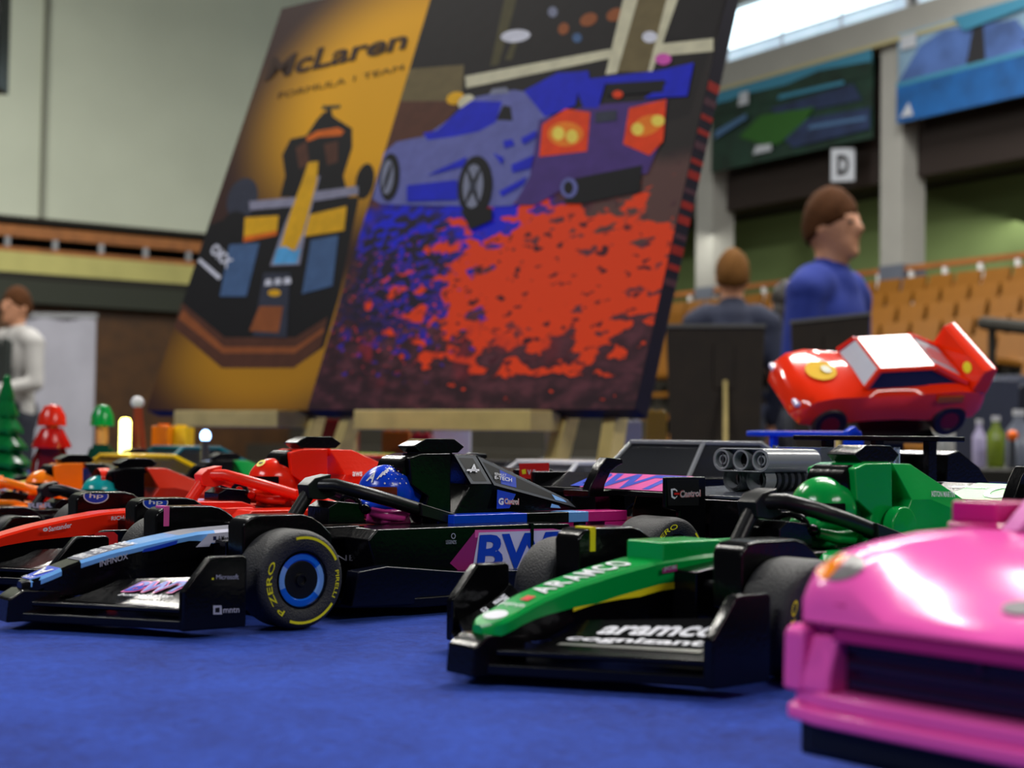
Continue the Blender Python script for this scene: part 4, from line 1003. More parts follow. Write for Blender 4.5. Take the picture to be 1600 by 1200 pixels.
# ================================================================== POSTERS ON EASELS
PSI, LEAN = R(38), R(21)
e1 = Vector((cos(PSI), -sin(PSI), 0)); hb = Vector((sin(PSI), cos(PSI), 0))
e2 = hb*sin(LEAN) + Vector((0, 0, 1))*cos(LEAN); en = e1.cross(e2)      # en points to the viewer side
en = -en if en.y > 0 else en
class Canvas:
    def __init__(s, u, v, Y, w, h): s.o = at(u, v, Y); s.w, s.h = w, h
    def pt(s, u, v):
        d = ray(u, v); c = Vector((0, 0, CAM_H)); t = (s.o-c).dot(en)/d.dot(en); q = c+d*t-s.o
        return max(0, min(s.w, q.dot(e1))), max(0, min(s.h, q.dot(e2)))
    def build(s, label, base, edge, art, depth=2.2, bands=None):
        m_ = Matrix((e1, e2, en)).transposed().to_4x4()
        r_ = bpy.data.objects.new('poster_canvas', None); COL.objects.link(r_); m_.translation = Vector(W3(*s.o)); r_.matrix_world = m_
        r_.empty_display_size = .02
        tag(r_, label, 'poster')
        mb = MB().box(0, s.w, 0, s.h, -depth, -.02, edge)
        so_ = mb.build('stretcher', r_, bevel=.1)
        if bands:
            for k, (v0, v1, mm) in enumerate(bands):
              bm_ = MB(); bm_.quad((s.w+.02, v0, -.1), (s.w+.02, v1, -.1), (s.w+.02, v1+.6, -depth+.1), (s.w+.02, v0+.6, -depth+.1), mm)
              bm_.build('wrapped_edge_print', so_, fix=False)
        me = MB().quad((0, 0, 0), (s.w, 0, 0), (s.w, s.h, 0), (0, s.h, 0), base)
        nlay = 0
        for item in art:
            nlay += 1; z = .0025*nlay
            if item[0] == 'T':
                _, tx, mm, pts, bold = item
                q = [s.pt(*p) for p in pts]; text(me, tx, mm, *[(a, b, z) for a, b in q], bold=bold)
            else:
                mm, pts = item; me.poly([(a, b, z) for a, b in [s.pt(*p) for p in pts]], mm)
        o = me.build('printed_picture', r_, fix=False)
        return r_
def art_base(name, kind, w, h):
    m = bpy.data.materials.new(name); m.use_nodes = True; nt = m.node_tree; L = nt.links; b = nt.nodes['Principled BSDF']
    b.inputs['Roughness'].default_value = .6; b.inputs['Specular IOR Level'].default_value = .2
    tc = nt.nodes.new('ShaderNodeTexCoord'); sx = nt.nodes.new('ShaderNodeSeparateXYZ')
    mp = nt.nodes.new('ShaderNodeMapping'); mp.inputs['Scale'].default_value = (100/w, 100/h, 1)
    L.new(tc.outputs['Object'], mp.inputs['Vector']); L.new(mp.outputs[0], sx.inputs[0])
    def noise(scale, stretch=1, det=4):
        n = nt.nodes.new('ShaderNodeTexNoise'); n.inputs['Scale'].default_value = scale; n.inputs['Detail'].default_value = det
        q = nt.nodes.new('ShaderNodeMapping'); q.inputs['Scale'].default_value = (1, stretch, 1)
        L.new(mp.outputs[0], q.inputs['Vector']); L.new(q.outputs[0], n.inputs['Vector']); return n.outputs['Fac']
    def mth(op, a, b_=None, c=None):
        n = nt.nodes.new('ShaderNodeMath'); n.operation = op
        for i, q in enumerate((a, b_, c)):
            if q is None: continue
            if isinstance(q, (int, float)): n.inputs[i].default_value = q
            else: L.new(q, n.inputs[i])
        return n.outputs[0]
    def sstep(x, a, b_):
        n = nt.nodes.new('ShaderNodeMapRange'); n.interpolation_type = 'SMOOTHSTEP'
        L.new(x, n.inputs[0]); n.inputs[1].default_value = a; n.inputs[2].default_value = b_; return n.outputs[0]
    def blob(cx, cy, rx, ry):
        X = mth('MULTIPLY', mth('SUBTRACT', sx.outputs[0], cx), 1/rx); Y = mth('MULTIPLY', mth('SUBTRACT', sx.outputs[1], cy), 1/ry)
        return mth('SQRT', mth('ADD', mth('MULTIPLY', X, X), mth('MULTIPLY', Y, Y)))
    def mixc(f, c1, c2):
        n = nt.nodes.new('ShaderNodeMix'); n.data_type = 'RGBA'; L.new(f, n.inputs[0])
        for i, c in ((6, c1), (7, c2)):
            if isinstance(c, tuple): n.inputs[i].default_value = lin(c)
            else: L.new(c, n.inputs[i])
        return n.outputs[2]
    if kind == 'orange':
        d = blob(.66, .72, .62, .34)
        c = mixc(sstep(d, .45, 1.15), (255, 182, 4), (58, 28, 20))
        g = blob(.5, .13, .55, .17)
        c = mixc(sstep(mth('SUBTRACT', 1.35, g), .2, .95), c, (190, 132, 18))
    else:
        n1 = noise(15, 2.6, 6); n2 = noise(60, 1.6, 3); n3 = noise(7, 1, 3); n4 = noise(25, 2.2, 4)
        c = mixc(sstep(n1, .4, .72), (44, 18, 28), (96, 48, 58))
        c = mixc(sstep(mth('ADD', blob(.92, .36, .2, .1), mth('MULTIPLY', mth('SUBTRACT', n4, .5), 2.5)), 1.1, .7), c, (92, 62, 56))
        bl = mth('ADD', blob(.3, .345, .34, .07), mth('MULTIPLY', mth('SUBTRACT', n1, .5), 1.2))
        c = mixc(sstep(bl, 1.2, .8), c, (14, 26, 205))
        b2 = mth('ADD', blob(.24, .24, .26, .12), mth('MULTIPLY', mth('SUBTRACT', n4, .5), 4.0))
        c = mixc(sstep(b2, 1.0, .6), c, (42, 30, 170))
        c = mixc(mth('MULTIPLY', sstep(n2, .60, .66), sstep(blob(.24, .2, .34, .14), 1.2, .6)), c, (205, 50, 70))
        c = mixc(mth('MULTIPLY', sstep(n4, .56, .46), sstep(blob(.16, .26, .22, .14), 1.2, .7)), c, (30, 18, 40))
        rd = mth('ADD', blob(.7, .215, .36, .125), mth('ADD', mth('MULTIPLY', mth('SUBTRACT', n1, .5), 3.4), mth('MULTIPLY', mth('SUBTRACT', n3, .5), 1.6)))
        c = mixc(sstep(rd, 1.15, .95), c, (240, 64, 8))
        c = mixc(mth('MULTIPLY', sstep(n4, .60, .64), sstep(blob(.68, .2, .4, .16), 1.1, .7)), c, (70, 14, 30))
        c = mixc(mth('MULTIPLY', sstep(n3, .52, .68), sstep(blob(.35, .1, .4, .06), 1.2, .6)), c, (150, 34, 44))
        c = mixc(sstep(mth('ADD', sx.outputs[1], mth('MULTIPLY', mth('SUBTRACT', n3, .5), .04)), .40, .44), c, (36, 30, 28))
    L.new(c, b.inputs['Base Color'])
    return m
def ink(name, c): return mat('ink_'+name, c, rough=.6, spec=.2, var=.12, vscale=60)
K_ = ink('black', (14, 14, 18)); BR = ink('brown', (88, 50, 34)); YE = ink('yellow', (238, 178, 18)); OR = ink('orange', (232, 110, 16)); GY = ink('grey_lilac', (150, 148, 165))
DG = ink('dark_slate', (52, 56, 70)); BG = ink('blue_grey', (72, 102, 140)); CY = ink('sky', (90, 175, 225)); WH = ink('white', (222, 222, 228)); RB = ink('rust', (150, 82, 40))
CR = ink('cream', (214, 208, 172)); TAN = ink('tan', (112, 98, 62)); LV = ink('lavender', (104, 108, 168)); BU = ink('royal_blue', (16, 32, 190)); PU = ink('purple', (74, 50, 118)); FR = ink('tail_red', (236, 66, 16)); FY = ink('lamp_yellow', (255, 222, 90)); PKK = ink('pink', (220, 90, 180)); NIGHT = ink('night', (30, 26, 26)); OL = ink('olive', (80, 74, 44)); DB = ink('dark_brown', (58, 32, 14)); SLV = ink('silver', (128, 132, 150)); FO = ink('tail_orange', (250, 130, 30))
z1 = lambda L_: [(220+x/1.817, y/1.817) for x, y in L_]
z2 = lambda L_: [(560+x/2.667, y/2.667) for x, y in L_]
def el(cx, cy, rx, ry, t=0, n=20):
    return [(cx+rx*cos(k*2*pi/n)*cos(t)-ry*sin(k*2*pi/n)*sin(t), cy+rx*cos(k*2*pi/n)*sin(t)+ry*sin(k*2*pi/n)*cos(t)) for k in range(n)]
c1 = Canvas(228, 641, 183, 40, 60)
art1 = [
 (K_, z1([(185, 640), (110, 840), (95, 930), (230, 1030), (440, 1040), (520, 985), (560, 850), (620, 560), (480, 560), (300, 600)])),
 (BR, z1([(112, 860), (238, 958), (440, 958), (530, 900), (512, 985), (435, 1045), (230, 1045), (92, 930)])),
 (RB, z1([(120, 880), (236, 985), (440, 985), (520, 930), (518, 945), (436, 1003), (232, 1003), (108, 905)])),
 (DG, z1(el(288, 565, 42, 62, .35))), (K_, z1(el(636, 515, 26, 52, .2))), (K_, z1(el(272, 640, 40, 40))),
 (K_, z1([(395, 560), (410, 500), (402, 440), (425, 395), (470, 385), (500, 340), (520, 318), (545, 330), (600, 365), (600, 420), (575, 500), (590, 560)])),
 (BR, z1([(440, 420), (470, 400), (480, 470), (450, 480)])), (BR, z1([(520, 410), (560, 400), (560, 460), (530, 470)])),
 (OR, z1([(468, 392), (500, 372), (560, 362), (578, 372), (570, 385), (505, 390), (475, 402)])),
 (OL, z1([(515, 300), (568, 298), (566, 308), (515, 312)])), (K_, z1([(528, 308), (540, 308), (550, 350), (520, 350)])),
 (YE, z1([(296, 618), (392, 612), (386, 665), (292, 686)])), (YE, z1([(478, 610), (585, 585), (578, 655), (465, 672)])), (OR, z1([(292, 672), (388, 655), (386, 668), (292, 688)])),
 (GY, z1([(308, 572), (440, 560), (450, 585), (310, 597)])), (GY, z1([(490, 545), (618, 528), (618, 552), (492, 572)])),
 (BG, z1([(252, 695), (338, 690), (300, 842), (225, 842)])), (BG, z1([(484, 682), (562, 668), (545, 812), (458, 835)])),
 (GY, z1([(468, 500), (510, 500), (470, 650), (452, 752), (368, 755), (408, 640)])),
 (YE, z1([(476, 462), (505, 458), (500, 520), (462, 660), (438, 712), (398, 700), (420, 620), (460, 510)])),
 (CY, z1([(388, 706), (412, 700), (436, 716), (455, 706), (443, 748), (376, 750)])),
 (DG, z1([(350, 775), (425, 775), (415, 960), (318, 955)])), (RB, z1([(338, 870), (405, 870), (392, 945), (308, 940)])), (YE, z1(el(380, 832, 18, 10))),
 (WH, z1([(352, 812), (374, 810), (370, 792), (356, 794)])), (WH, z1([(380, 810), (400, 808), (398, 790), (382, 792)])), (WH, z1([(406, 808), (428, 806), (426, 788), (408, 790)])),
 ('T', 'OKX', WH, z1([(195, 715), (245, 765), (265, 740), (215, 688)]), .05), (WH, z1([(162, 742), (222, 796), (230, 786), (170, 734)])),
 ('T', 'McLaren', DB, z1([(350, 232), (752, 140), (768, 82), (372, 165)]), .03),
 ('T', 'FORMULA 1 TEAM', DB, z1([(390, 282), (745, 200), (748, 184), (394, 264)]), .0),
]
c1.build('orange poster of a racing car seen from the front, leaning on the left easel', art_base('orange_poster_print', 'orange', 40, 60), ink('edge_brown', (46, 30, 34)), art1)
c2 = Canvas(480, 640, 150, 40.0, 60)
art2 = [
 (NIGHT, z2([(250, -60), (1600, -60), (1380, 480), (1100, 560), (60, 640)])),
 (TAN, z2([(200, 290), (440, 270), (430, 420), (170, 440)])), (BR, z2([(130, 430), (440, 420), (300, 580), (60, 640)])),
 (OL, z2([(620, -60), (675, -60), (585, 270), (550, 275)])), (OL, z2([(645, 170), (665, 170), (640, 250), (610, 250)])),
 (WH, z2(el(655, 150, 62, 26, -.1))), (SLV, z2(el(810, 50, 20, 22))), (RB, z2(el(855, 120, 22, 26, .4))), (RB, z2(el(960, 82, 38, 26, -.4))), (RB, z2(el(1070, 62, 38, 26, -.4))), (BG, z2(el(912, 158, 20, 20))),
 (TAN, z2([(1140, -60), (1345, -60), (1220, 300), (1075, 300)])), (NIGHT, z2([(1345, -60), (1560, -60), (1480, 170), (1290, 160)])),
 (CR, z2([(445, 318), (1050, 205), (1075, 238), (450, 368)])), (CR, z2([(1118, -60), (1182, -60), (1078, 305), (1030, 312)])), (CR, z2([(1300, -60), (1352, -60), (1262, 200), (1225, 300), (1208, 296)])), (CR, z2([(1250, 185), (1480, 160), (1480, 215), (1244, 236)])), (WH, z2(el(1215, 155, 32, 24))),
 (YE, z2(el(405, 410, 38, 26, -.3))), (CR, z2(el(450, 425, 38, 26, -.6))),
 (LV, z2([(60, 830), (100, 640), (160, 592), (280, 568), (430, 462), (490, 405), (650, 375), (760, 395), (800, 480), (745, 740), (640, 858), (560, 862), (170, 855), (90, 850)])),
 (BU, z2([(270, 556), (330, 545), (430, 450), (470, 422), (600, 424), (575, 510), (500, 550), (390, 572), (290, 585)])),
 (BU, z2([(690, 380), (830, 305), (935, 300), (905, 440), (780, 490)])),
 (K_, z2([(605, 440), (636, 446), (645, 505), (575, 500)])), (SLV, z2([(560, 372), (620, 365), (630, 390), (545, 395)])),
 (PU, z2([(755, 500), (960, 440), (1290, 415), (1262, 590), (1205, 725), (920, 752), (740, 855), (650, 855), (715, 740)])),
 (BU, z2([(830, 310), (960, 296), (965, 330), (1250, 296), (1400, 262), (1372, 402), (1190, 412), (1290, 345), (1030, 350), (1000, 452), (940, 450), (895, 335)])),
 (K_, z2([(1035, 350), (1280, 335), (1270, 385), (1030, 400)])), (PKK, z2(el(1272, 248, 34, 24))), (FR, z2(el(1082, 395, 22, 16))),
 (FR, z2([(768, 520), (865, 455), (968, 470), (955, 632), (755, 655)])), (FO, z2(el(865, 560, 75, 52))), (FY, z2(el(835, 558, 26, 28))), (FY, z2(el(892, 570, 25, 28))),
 (FR, z2([(1130, 452), (1285, 415), (1272, 590), (1215, 650), (1105, 602)])), (FO, z2(el(1205, 525, 70, 40, -.4))), (FY, z2(el(1165, 540, 26, 26))), (FY, z2(el(1250, 505, 28, 24))),
 (DG, z2([(990, 470), (1080, 460), (1078, 505), (990, 515)])),
 (K_, z2([(905, 745), (1185, 690), (1175, 800), (940, 850), (860, 850)])), (LV, z2(el(880, 785, 36, 42))), (K_, z2(el(878, 785, 20, 28))),
 (K_, z2(el(132, 740, 42, 100, .08))), (SLV, z2(el(124, 740, 26, 72, .08))), (K_, z2(el(124, 740, 8, 60, .3))),
 (K_, z2(el(490, 780, 72, 130, .08))), (SLV, z2(el(480, 778, 42, 92, .08))), (K_, z2(el(480, 778, 9, 84, .4))), (K_, z2(el(480, 778, 9, 84, -.3))), (DG, z2(el(480, 778, 14, 26))),
 (BU, z2([(330, 712), (455, 655), (440, 695), (290, 735)])), (BU, z2([(605, 590), (645, 582), (652, 608), (612, 620)])), (BU, z2([(640, 690), (735, 648), (720, 702), (645, 722)])), (BU, z2([(590, 800), (705, 738), (690, 772), (600, 822)])), (BU, z2([(680, 580), (745, 545), (742, 575), (690, 605)])), (BU, z2([(565, 640), (610, 660), (600, 690)])),
 (BU, z2([(205, 775), (415, 752), (415, 835), (205, 842)])),
 (K_, z2([(430, 880), (560, 870), (560, 920), (470, 960)])),
]
c2.build('poster of a silver-blue sports car on wet ground, leaning on the middle easel', art_base('night_street_poster_print', 'night', 40, 60), ink('edge_dark', (30, 24, 36)), art2, bands=[(12+1.55*k, 12+1.55*k+random.uniform(.5, 1.1), ink('edge_red', (170, 40, 26)) if k % 3 else ink('edge_plum', (90, 54, 58))) for k in range(14)] + [(45.5, 50, CR)])
# painted repeat on the side of the middle canvas is part of its stretcher; now the two pine easels
def easel(cv, u0, u1, vtop, label, legs):
    r_ = empty('tabletop_easel', W3(cv.o.x, cv.o.y, BZ), 0, label, 'easel')
    def L_(p): return (p[0]-cv.o.x, p[1]-cv.o.y, p[2]-BZ)
    f = en*2.0
    def onpl(u):   # along bottom edge
        d = ray(u, 640); t = None
        q = cv.pt(u, 640)[0]; return cv.o + e1*q
    a = onpl(u0); b = onpl(u1); dn = -e2
    m = MB()
    vs = []
    for P in (a, b):
        for k in (3.2, -1.5):
            for h in (-2.0, -.12):
                vs.append(L_(P - hb*k + Vector((0, 0, h))))
    m.add(vs, [(0, 1, 3, 2), (4, 6, 7, 5), (0, 4, 5, 1), (2, 3, 7, 6), (0, 2, 6, 4), (1, 5, 7, 3)], WOOD)
    m.build('ledge', r_, bevel=.12)
    H = (cv.o.z-BZ)
    for q, sp in legs:
        top = cv.o + e1*q + e2*30 - en*3.4; foot = cv.o + e1*(q+sp) - e2*(H/cos(LEAN)) - en*3.2
        foot.z = BZ+.6
        m = MB().tube([L_(foot), L_(top)], 1.1, WOOD, 4); m.build('leg', r_)
    top = cv.o + e1*cv.w*.5 + e2*28 - en*4.4; foot = cv.o + e1*cv.w*.5 + hb*16; foot.z = BZ+.6
    MB().tube([L_(foot), L_(top)], 1.0, WOOD, 4).build('back_leg', r_)
easel(c1, 305, 466, 652, 'pine easel carrying the orange poster', [(6, -2), (26, 2)])
easel(c2, 588, 862, 645, 'pine easel carrying the silver-blue car poster', [(5, -1.5), (31, 0), (33.5, 3.5)])

# ================================================================== THE HALL
FZ = -75.0                                            # floor, in table cm
def S3(o, kind='structure'): o['kind'] = kind; return o
HA = R(33.4); ha = Vector((cos(HA), sin(HA), 0)); hbv = Vector((-sin(HA), cos(HA), 0))
P0 = Vector((535, 2000, 0))                           # column corner on the side of the stands
def hp(q, r, z=0): p = P0 + hbv*q + ha*r; return (p.x, p.y, z)
def hbox(mb, q0, q1, r0, r1, z0, z1, m):
    vs = [hp(q, r, z) for q in (q0, q1) for r in (r0, r1) for z in (z0, z1)]
    return mb.add(vs, [(0, 1, 3, 2), (4, 6, 7, 5), (0, 4, 5, 1), (2, 3, 7, 6), (0, 2, 6, 4), (1, 5, 7, 3)], m)
def hbuild(mb, name, parent=None, **k):
    o = mb.build(name, parent, loc=(0, 0, TZ), **k); return o
FLOOR = mat('hall_floor_wood', (56, 44, 30), rough=.4, var=.2, vscale=3)
CREAM = mat('cream_wall', (190, 196, 178), rough=.7, var=.05, vscale=.8)
DARKW = mat('dark_recess', (34, 32, 26), rough=.8)
RAILW = mat('rail_wood', (150, 92, 42), rough=.5, var=.2, vscale=5)
BANDC = mat('balcony_cream', (178, 172, 104), rough=.6, var=.12, vscale=1.5)
BROWNW = mat('brown_wood_panel', (70, 42, 10), rough=.5, var=.3, vscale=4)
GREENW = mat('green_plaster', (104, 122, 74), rough=.8, var=.06, vscale=1)
FASC = mat('dark_brown_fascia', (30, 18, 14), rough=.7, var=.2)
COLM = mat('grey_column', (150, 150, 146), rough=.7, var=.05, vscale=2)
COLD = mat('blue_grey_column_base', (92, 98, 112), rough=.7, var=.08, vscale=3)
CONC = mat('concrete_step', (50, 46, 38), rough=.8, var=.1, vscale=4)
SEATM = mat('mustard_seat_plastic', (130, 82, 8), rough=.5, var=.14, vscale=3)
PANE = mat('daylight_window_pane', (205, 228, 240), rough=.3, emit=3.2)
PANE2 = mat('daylight_lower_pane', (190, 212, 232), rough=.3, emit=.75, var=.45, vscale=1.3)
f = MB(); f.box(-2600, 2800, -700, 3600, FZ-10, FZ, FLOOR); S3(hbuild(f, 'floor'))

# side wall with stands: columns, fascia, beam, windows, green wall
m = MB(); hbox(m, -1400, 980, 30, 60, 430, 560, FASC); hbox(m, -1400, 980, 28, 60, 374, 432, FASC); S3(hbuild(m, 'trim_4'))
m = MB(); hbox(m, -1400, 980, 240, 260, 100, 405, GREENW); hbox(m, -1400, 980, 60, 260, 400, 412, FASC); hbox(m, -1400, 980, 232, 240, 100, 236, RAILW); S3(hbuild(m, 'wall_right'))
m = MB(); hbox(m, -1400, 980, -10, 60, 560, 602, COLM); hbox(m, -1400, 980, -16, -10, 556, 562, mat('yellow_grey_trim', (165, 158, 120), rough=.5)); hbox(m, -1400, 980, 20, 60, 700, 900, COLM)
S3(hbuild(m, 'trim_1'))
for k, (q0, q1) in enumerate([(420, 980), (25, 400), (-395, 5), (-800, -415), (-1390, -820)]):
    w = MB(); nseg = 3
    for i in range(nseg):
        a = q0+(q1-q0)*i/nseg+3; b = q0+(q1-q0)*(i+1)/nseg-3
        hbox(w, a, b, 34, 38, 604, 634, PANE2); hbox(w, a, b, 34, 38, 637, 698, PANE)
    fr = MB()
    for i in range(nseg+1):
        a = q0+(q1-q0)*i/nseg; hbox(fr, a-1.5, a+1.5, 32, 42, 602, 700, WHITE)
    hbox(fr, q0, q1, 30, 42, 634, 637, WHITE)
    o = hbuild(fr, 'window_%d' % (k+1)); S3(o)
    w.build('window_pane', o)
for k, q in enumerate((393, 0, -393, -786)):
    m = MB(); hbox(m, q, q+40, -2, 44, 250, 560, COLM); hbox(m, q-1, q+41, -3, 45, -20, 250, COLD); o = hbuild(m, 'column'); S3(o)
# green wall windows/doors and rail behind the seats
m = MB(); hbox(m, -170, -60, 232, 240, 100, 300, DARKW); S3(hbuild(m, 'door_1'))
m = MB(); hbox(m, 330, 380, 232, 240, 90, 285, DARKW); S3(hbuild(m, 'door_2'))
# stands
RISE, DEP, NR = 28, 78, 8
m = MB()
for i in range(NR+1):
    r1 = -30-(NR-1-i)*DEP
    hbox(m, -1300, 900, r1-DEP, r1, FZ, -40+i*RISE, CONC)
hbox(m, -1300, 900, -30, 240, FZ, 170, CONC)
S3(hbuild(m, 'stands_base'))
m = MB()
for z in (212, 240): hbox(m, -1300, 900, 2, 8, z, z+8, RAILW)
for k in range(38): hbox(m, -1290+58*k, -1284+58*k, 2, 7, 170, 240, WHITE)
g_ = hbuild(m, 'stands_railing'); tag(g_, 'wood-topped railing with pale posts along the top of the mustard seats', 'railing')
sm = MB()
sm.prism([(-20, 38), (-20, 43), (18, 41), (22, 44), (30, 70), (34, 69), (24, 36)], -19, 19, SEATM).box(-4, 4, -3, 3, 0, 38, DARKW)
seat0 = None; cnt = 0
for i in range(NR):
    rr_ = -30-(NR-1-i)*DEP-DEP/2+8; z = -40+i*RISE
    for k in range(38):
        q = -760+44.5*k
        if i in (2, 3, 4, 5) and (k % 14) == 6: continue       # aisles
        p = hp(q, rr_, z)
        u = 800+F_PX*p[0]/p[1]
        if not (1010 < u < 1640) or cnt >= 290: continue
        if seat0 is None:
            seat0 = sm.build('stadium_seat', None, smooth=30); o = seat0
        else: o = seat0.copy(); COL.objects.link(o)
        o.location = (p[0]*CM, p[1]*CM, TZ+z*CM+.001); o.rotation_euler = (0, 0, HA)
        tag(o, 'mustard yellow stadium seat among the rows of the stands at right', 'seat', 'mustard seats in the stands'); cnt += 1

# printed banners on the fascia
def banner(q0, q1, z0, z1, base, polys, label, r=-14):
    o0 = hp(q0, r, z0)
    r_ = MB()
    def hq(a, b, e=0): return hp(q0+(q1-q0)*a, r-e, z0+(z1-z0)*b)
    hbox(r_, q0, q1, r, r+3, z0, z1, base)
    for k, (mm, pts) in enumerate(polys): r_.poly([hq(a, b, 1+.6*k) for a, b in pts], mm)
    o = hbuild(r_, 'printed_banner', fix=False); tag(o, label, 'banner')
# a runs from 0 = far (left) to 1 = near (right) -> q from high to low
FOR = mat('banner_forest', (16, 44, 34), rough=.6, var=.5, vscale=3); SKYB = mat('banner_sky', (52, 120, 150), rough=.6); FLD = mat('banner_field', (34, 84, 22), rough=.6, var=.1); STN = mat('banner_stand_navy', (28, 42, 76), rough=.6, var=.3, vscale=3)
WTR = mat('banner_water', (14, 78, 140), rough=.5, var=.3, vscale=3); CLD = mat('banner_cloud', (120, 150, 175), rough=.6, var=.3, vscale=1); TOW = mat('banner_towers', (64, 92, 150), rough=.6, var=.4, vscale=2); WHB = mat('banner_white', (170, 175, 185), rough=.6); DKB = mat('banner_dark', (26, 26, 32), rough=.6)
banner(383, 45, 430, 556, FOR, [(SKYB, [(0, .86), (1, .82), (1, 1), (0, 1)]), (FOR, [(0, .8), (.2, .88), (.5, .86), (.7, .92), (1, .86), (1, .7), (0, .7)]),
    (STN, [(.4, .62), (.9, .66), (.95, .45), (.45, .5)]), (SKYB, [(.45, .7), (.85, .68), (.85, .72), (.46, .75)]), (FLD, [(.2, .36), (.34, .56), (.68, .5), (.6, .3), (.46, .16), (.36, .2)]),
    (STN, [(.5, .2), (.64, .38), (1, .34), (1, .1), (.55, .08)]), (BG, [(.66, .3), (.98, .25), (.98, .21), (.64, .25)]), (WHB, [(.3, .1), (.42, .1), (.42, .18), (.32, .2)]), (WHB, [(.2, .74), (.27, .74), (.27, .9), (.21, .9)]), (BG, [(.04, .4), (.26, .56), (.26, .62), (.05, .5)])],
    'dark green printed banner with stadium view hanging between the grey columns')
banner(-2, -390, 442, 566, CLD, [(TOW, [(0, .45), (.1, .8), (.2, .9), (.5, .8), (.6, .45)]), (DKB, [(.3, .45), (.33, .85), (.37, .85), (.38, .45)]), (DKB, [(.52, .55), (.9, .75), (.95, .6), (.8, .4)]),
    (WTR, [(0, 0), (1, 0), (1, .42), (0, .4)]), (SKYB, [(0, .4), (1, .42), (1, .47), (0, .45)]), (WHB, [(.02, .8), (.09, .8), (.09, .95), (.02, .95)]), (WHB, [(.02, .05), (.08, .05), (.06, .2)]), (SKYB, [(.3, .82), (1, 1), (.25, 1)])],
    'blue printed banner with water and towers hanging at the upper right')
# section sign with the letter on it
p = at(1317, 258, 2080); so = MB(); so.box(-17, 17, -1.5, 1.5, -24, 24, WHB)
sg = so.build('section_sign', None, bevel=2, loc=(p.x*CM, p.y*CM, TZ+p.z*CM)); sg.rotation_euler = (0, 0, -R(20)); tag(sg, 'small pale sign with a dark letter hanging below the dark green banner', 'sign')
m = MB(); text(m, 'D', PRINT_K, (-8, -2.2, -15), (9, -2.2, -15), (9, -2.2, 15), (-8, -2.2, 15), bold=.05); m.build('letter', sg, fix=False)

# the long wall at left
corner = P0 + hbv*973
def lp_(t, d, z): p = corner - ha*t - hbv*d; return (p.x, p.y, z)
def lbox(mb, t0, t1, d0, d1, z0, z1, m):
    vs = [lp_(t, d, z) for t in (t0, t1) for d in (d0, d1) for z in (z0, z1)]
    return mb.add(vs, [(0, 1, 3, 2), (4, 6, 7, 5), (0, 4, 5, 1), (2, 3, 7, 6), (0, 2, 6, 4), (1, 5, 7, 3)], m)
m = MB(); lbox(m, -400, 1500, -20, 0, 343, 980, CREAM); S3(hbuild(m, 'wall_left'))
m = MB(); lbox(m, 900, 906, 0, 5, 343, 980, mat('wall_seam', (120, 122, 108), rough=.7)); S3(hbuild(m, 'trim_2'))
m = MB(); lbox(m, -400, 1500, -220, -200, 150, 343, DARKW); lbox(m, -400, 1500, -200, 0, 335, 343, DARKW); lbox(m, -400, 1500, -200, 20, 243, 252, DARKW); S3(hbuild(m, 'wall_back'))
m = MB(); lbox(m, -400, 1500, 10, 20, 252, 284, BANDC); S3(hbuild(m, 'balcony_parapet'))
m = MB()
lbox(m, -400, 1500, 8, 16, 308, 326, RAILW); lbox(m, -400, 1500, 8, 16, 284, 292, RAILW)
for k in range(26): lbox(m, -380+74*k, -372+74*k, 9, 15, 290, 310, GREY)
tag(hbuild(m, 'balcony_railing'), 'orange-brown wooden balcony railing with pale posts on the left wall', 'railing')
m = MB(); lbox(m, -400, 1500, 0, 18, 205, 250, mat('green_black_beam', (44, 48, 38), rough=.7)); S3(hbuild(m, 'trim_3'))
m = MB(); lbox(m, -400, 1500, -30, -10, FZ, 206, BROWNW); S3(hbuild(m, 'wall_lower'))
# hanging loudspeaker at the very left
p = at(-14, 60, 1500)
m = MB(); m.box(-14, 14, -16, 16, -55, 55, BLACK); m.box(-12, 12, -17, -16, -50, 50, DGREY)
sp_ = m.build('hanging_speaker', None, bevel=2, loc=(p.x*CM, p.y*CM, TZ+p.z*CM)); tag(sp_, 'black hanging loudspeaker at the upper left picture edge', 'speaker')
# roll-up display
m = empty('roll_up_display', (0, 0, 0), 0, 'tall white roll-up display standing behind the person at left', 'display')
p = at(86, 500, 1490); m.location = (p.x*CM, p.y*CM, 0)
t = 4.75+(674-490)/F_PX*1490-FZ
SHEET = mat('white_display_sheet', (160, 160, 172), rough=.5, var=.12, vscale=2)
mb = MB(); n = 14; vs = []; fs = []
for i in range(n+1):
    x = -42+84*i/n; y = 1.2*sin(i*.9)
    vs += [(x, y, 8), (x, y+1.0, 8), (x, y, t-4), (x, y+1, t-4)]
for i in range(n):
    a = 4*i; fs += [(a, a+4, a+6, a+2), (a+1, a+3, a+7, a+5)]
mb.add(vs, fs, SHEET); mb.build('sheet', m, smooth=60)
MB().box(-43, 43, -1.5, 2.5, t-5, t, GREY).build('top_bar', m, bevel=.5); MB().box(-45, 45, -10, 10, 0, 8, GREY).build('base', m, bevel=1)

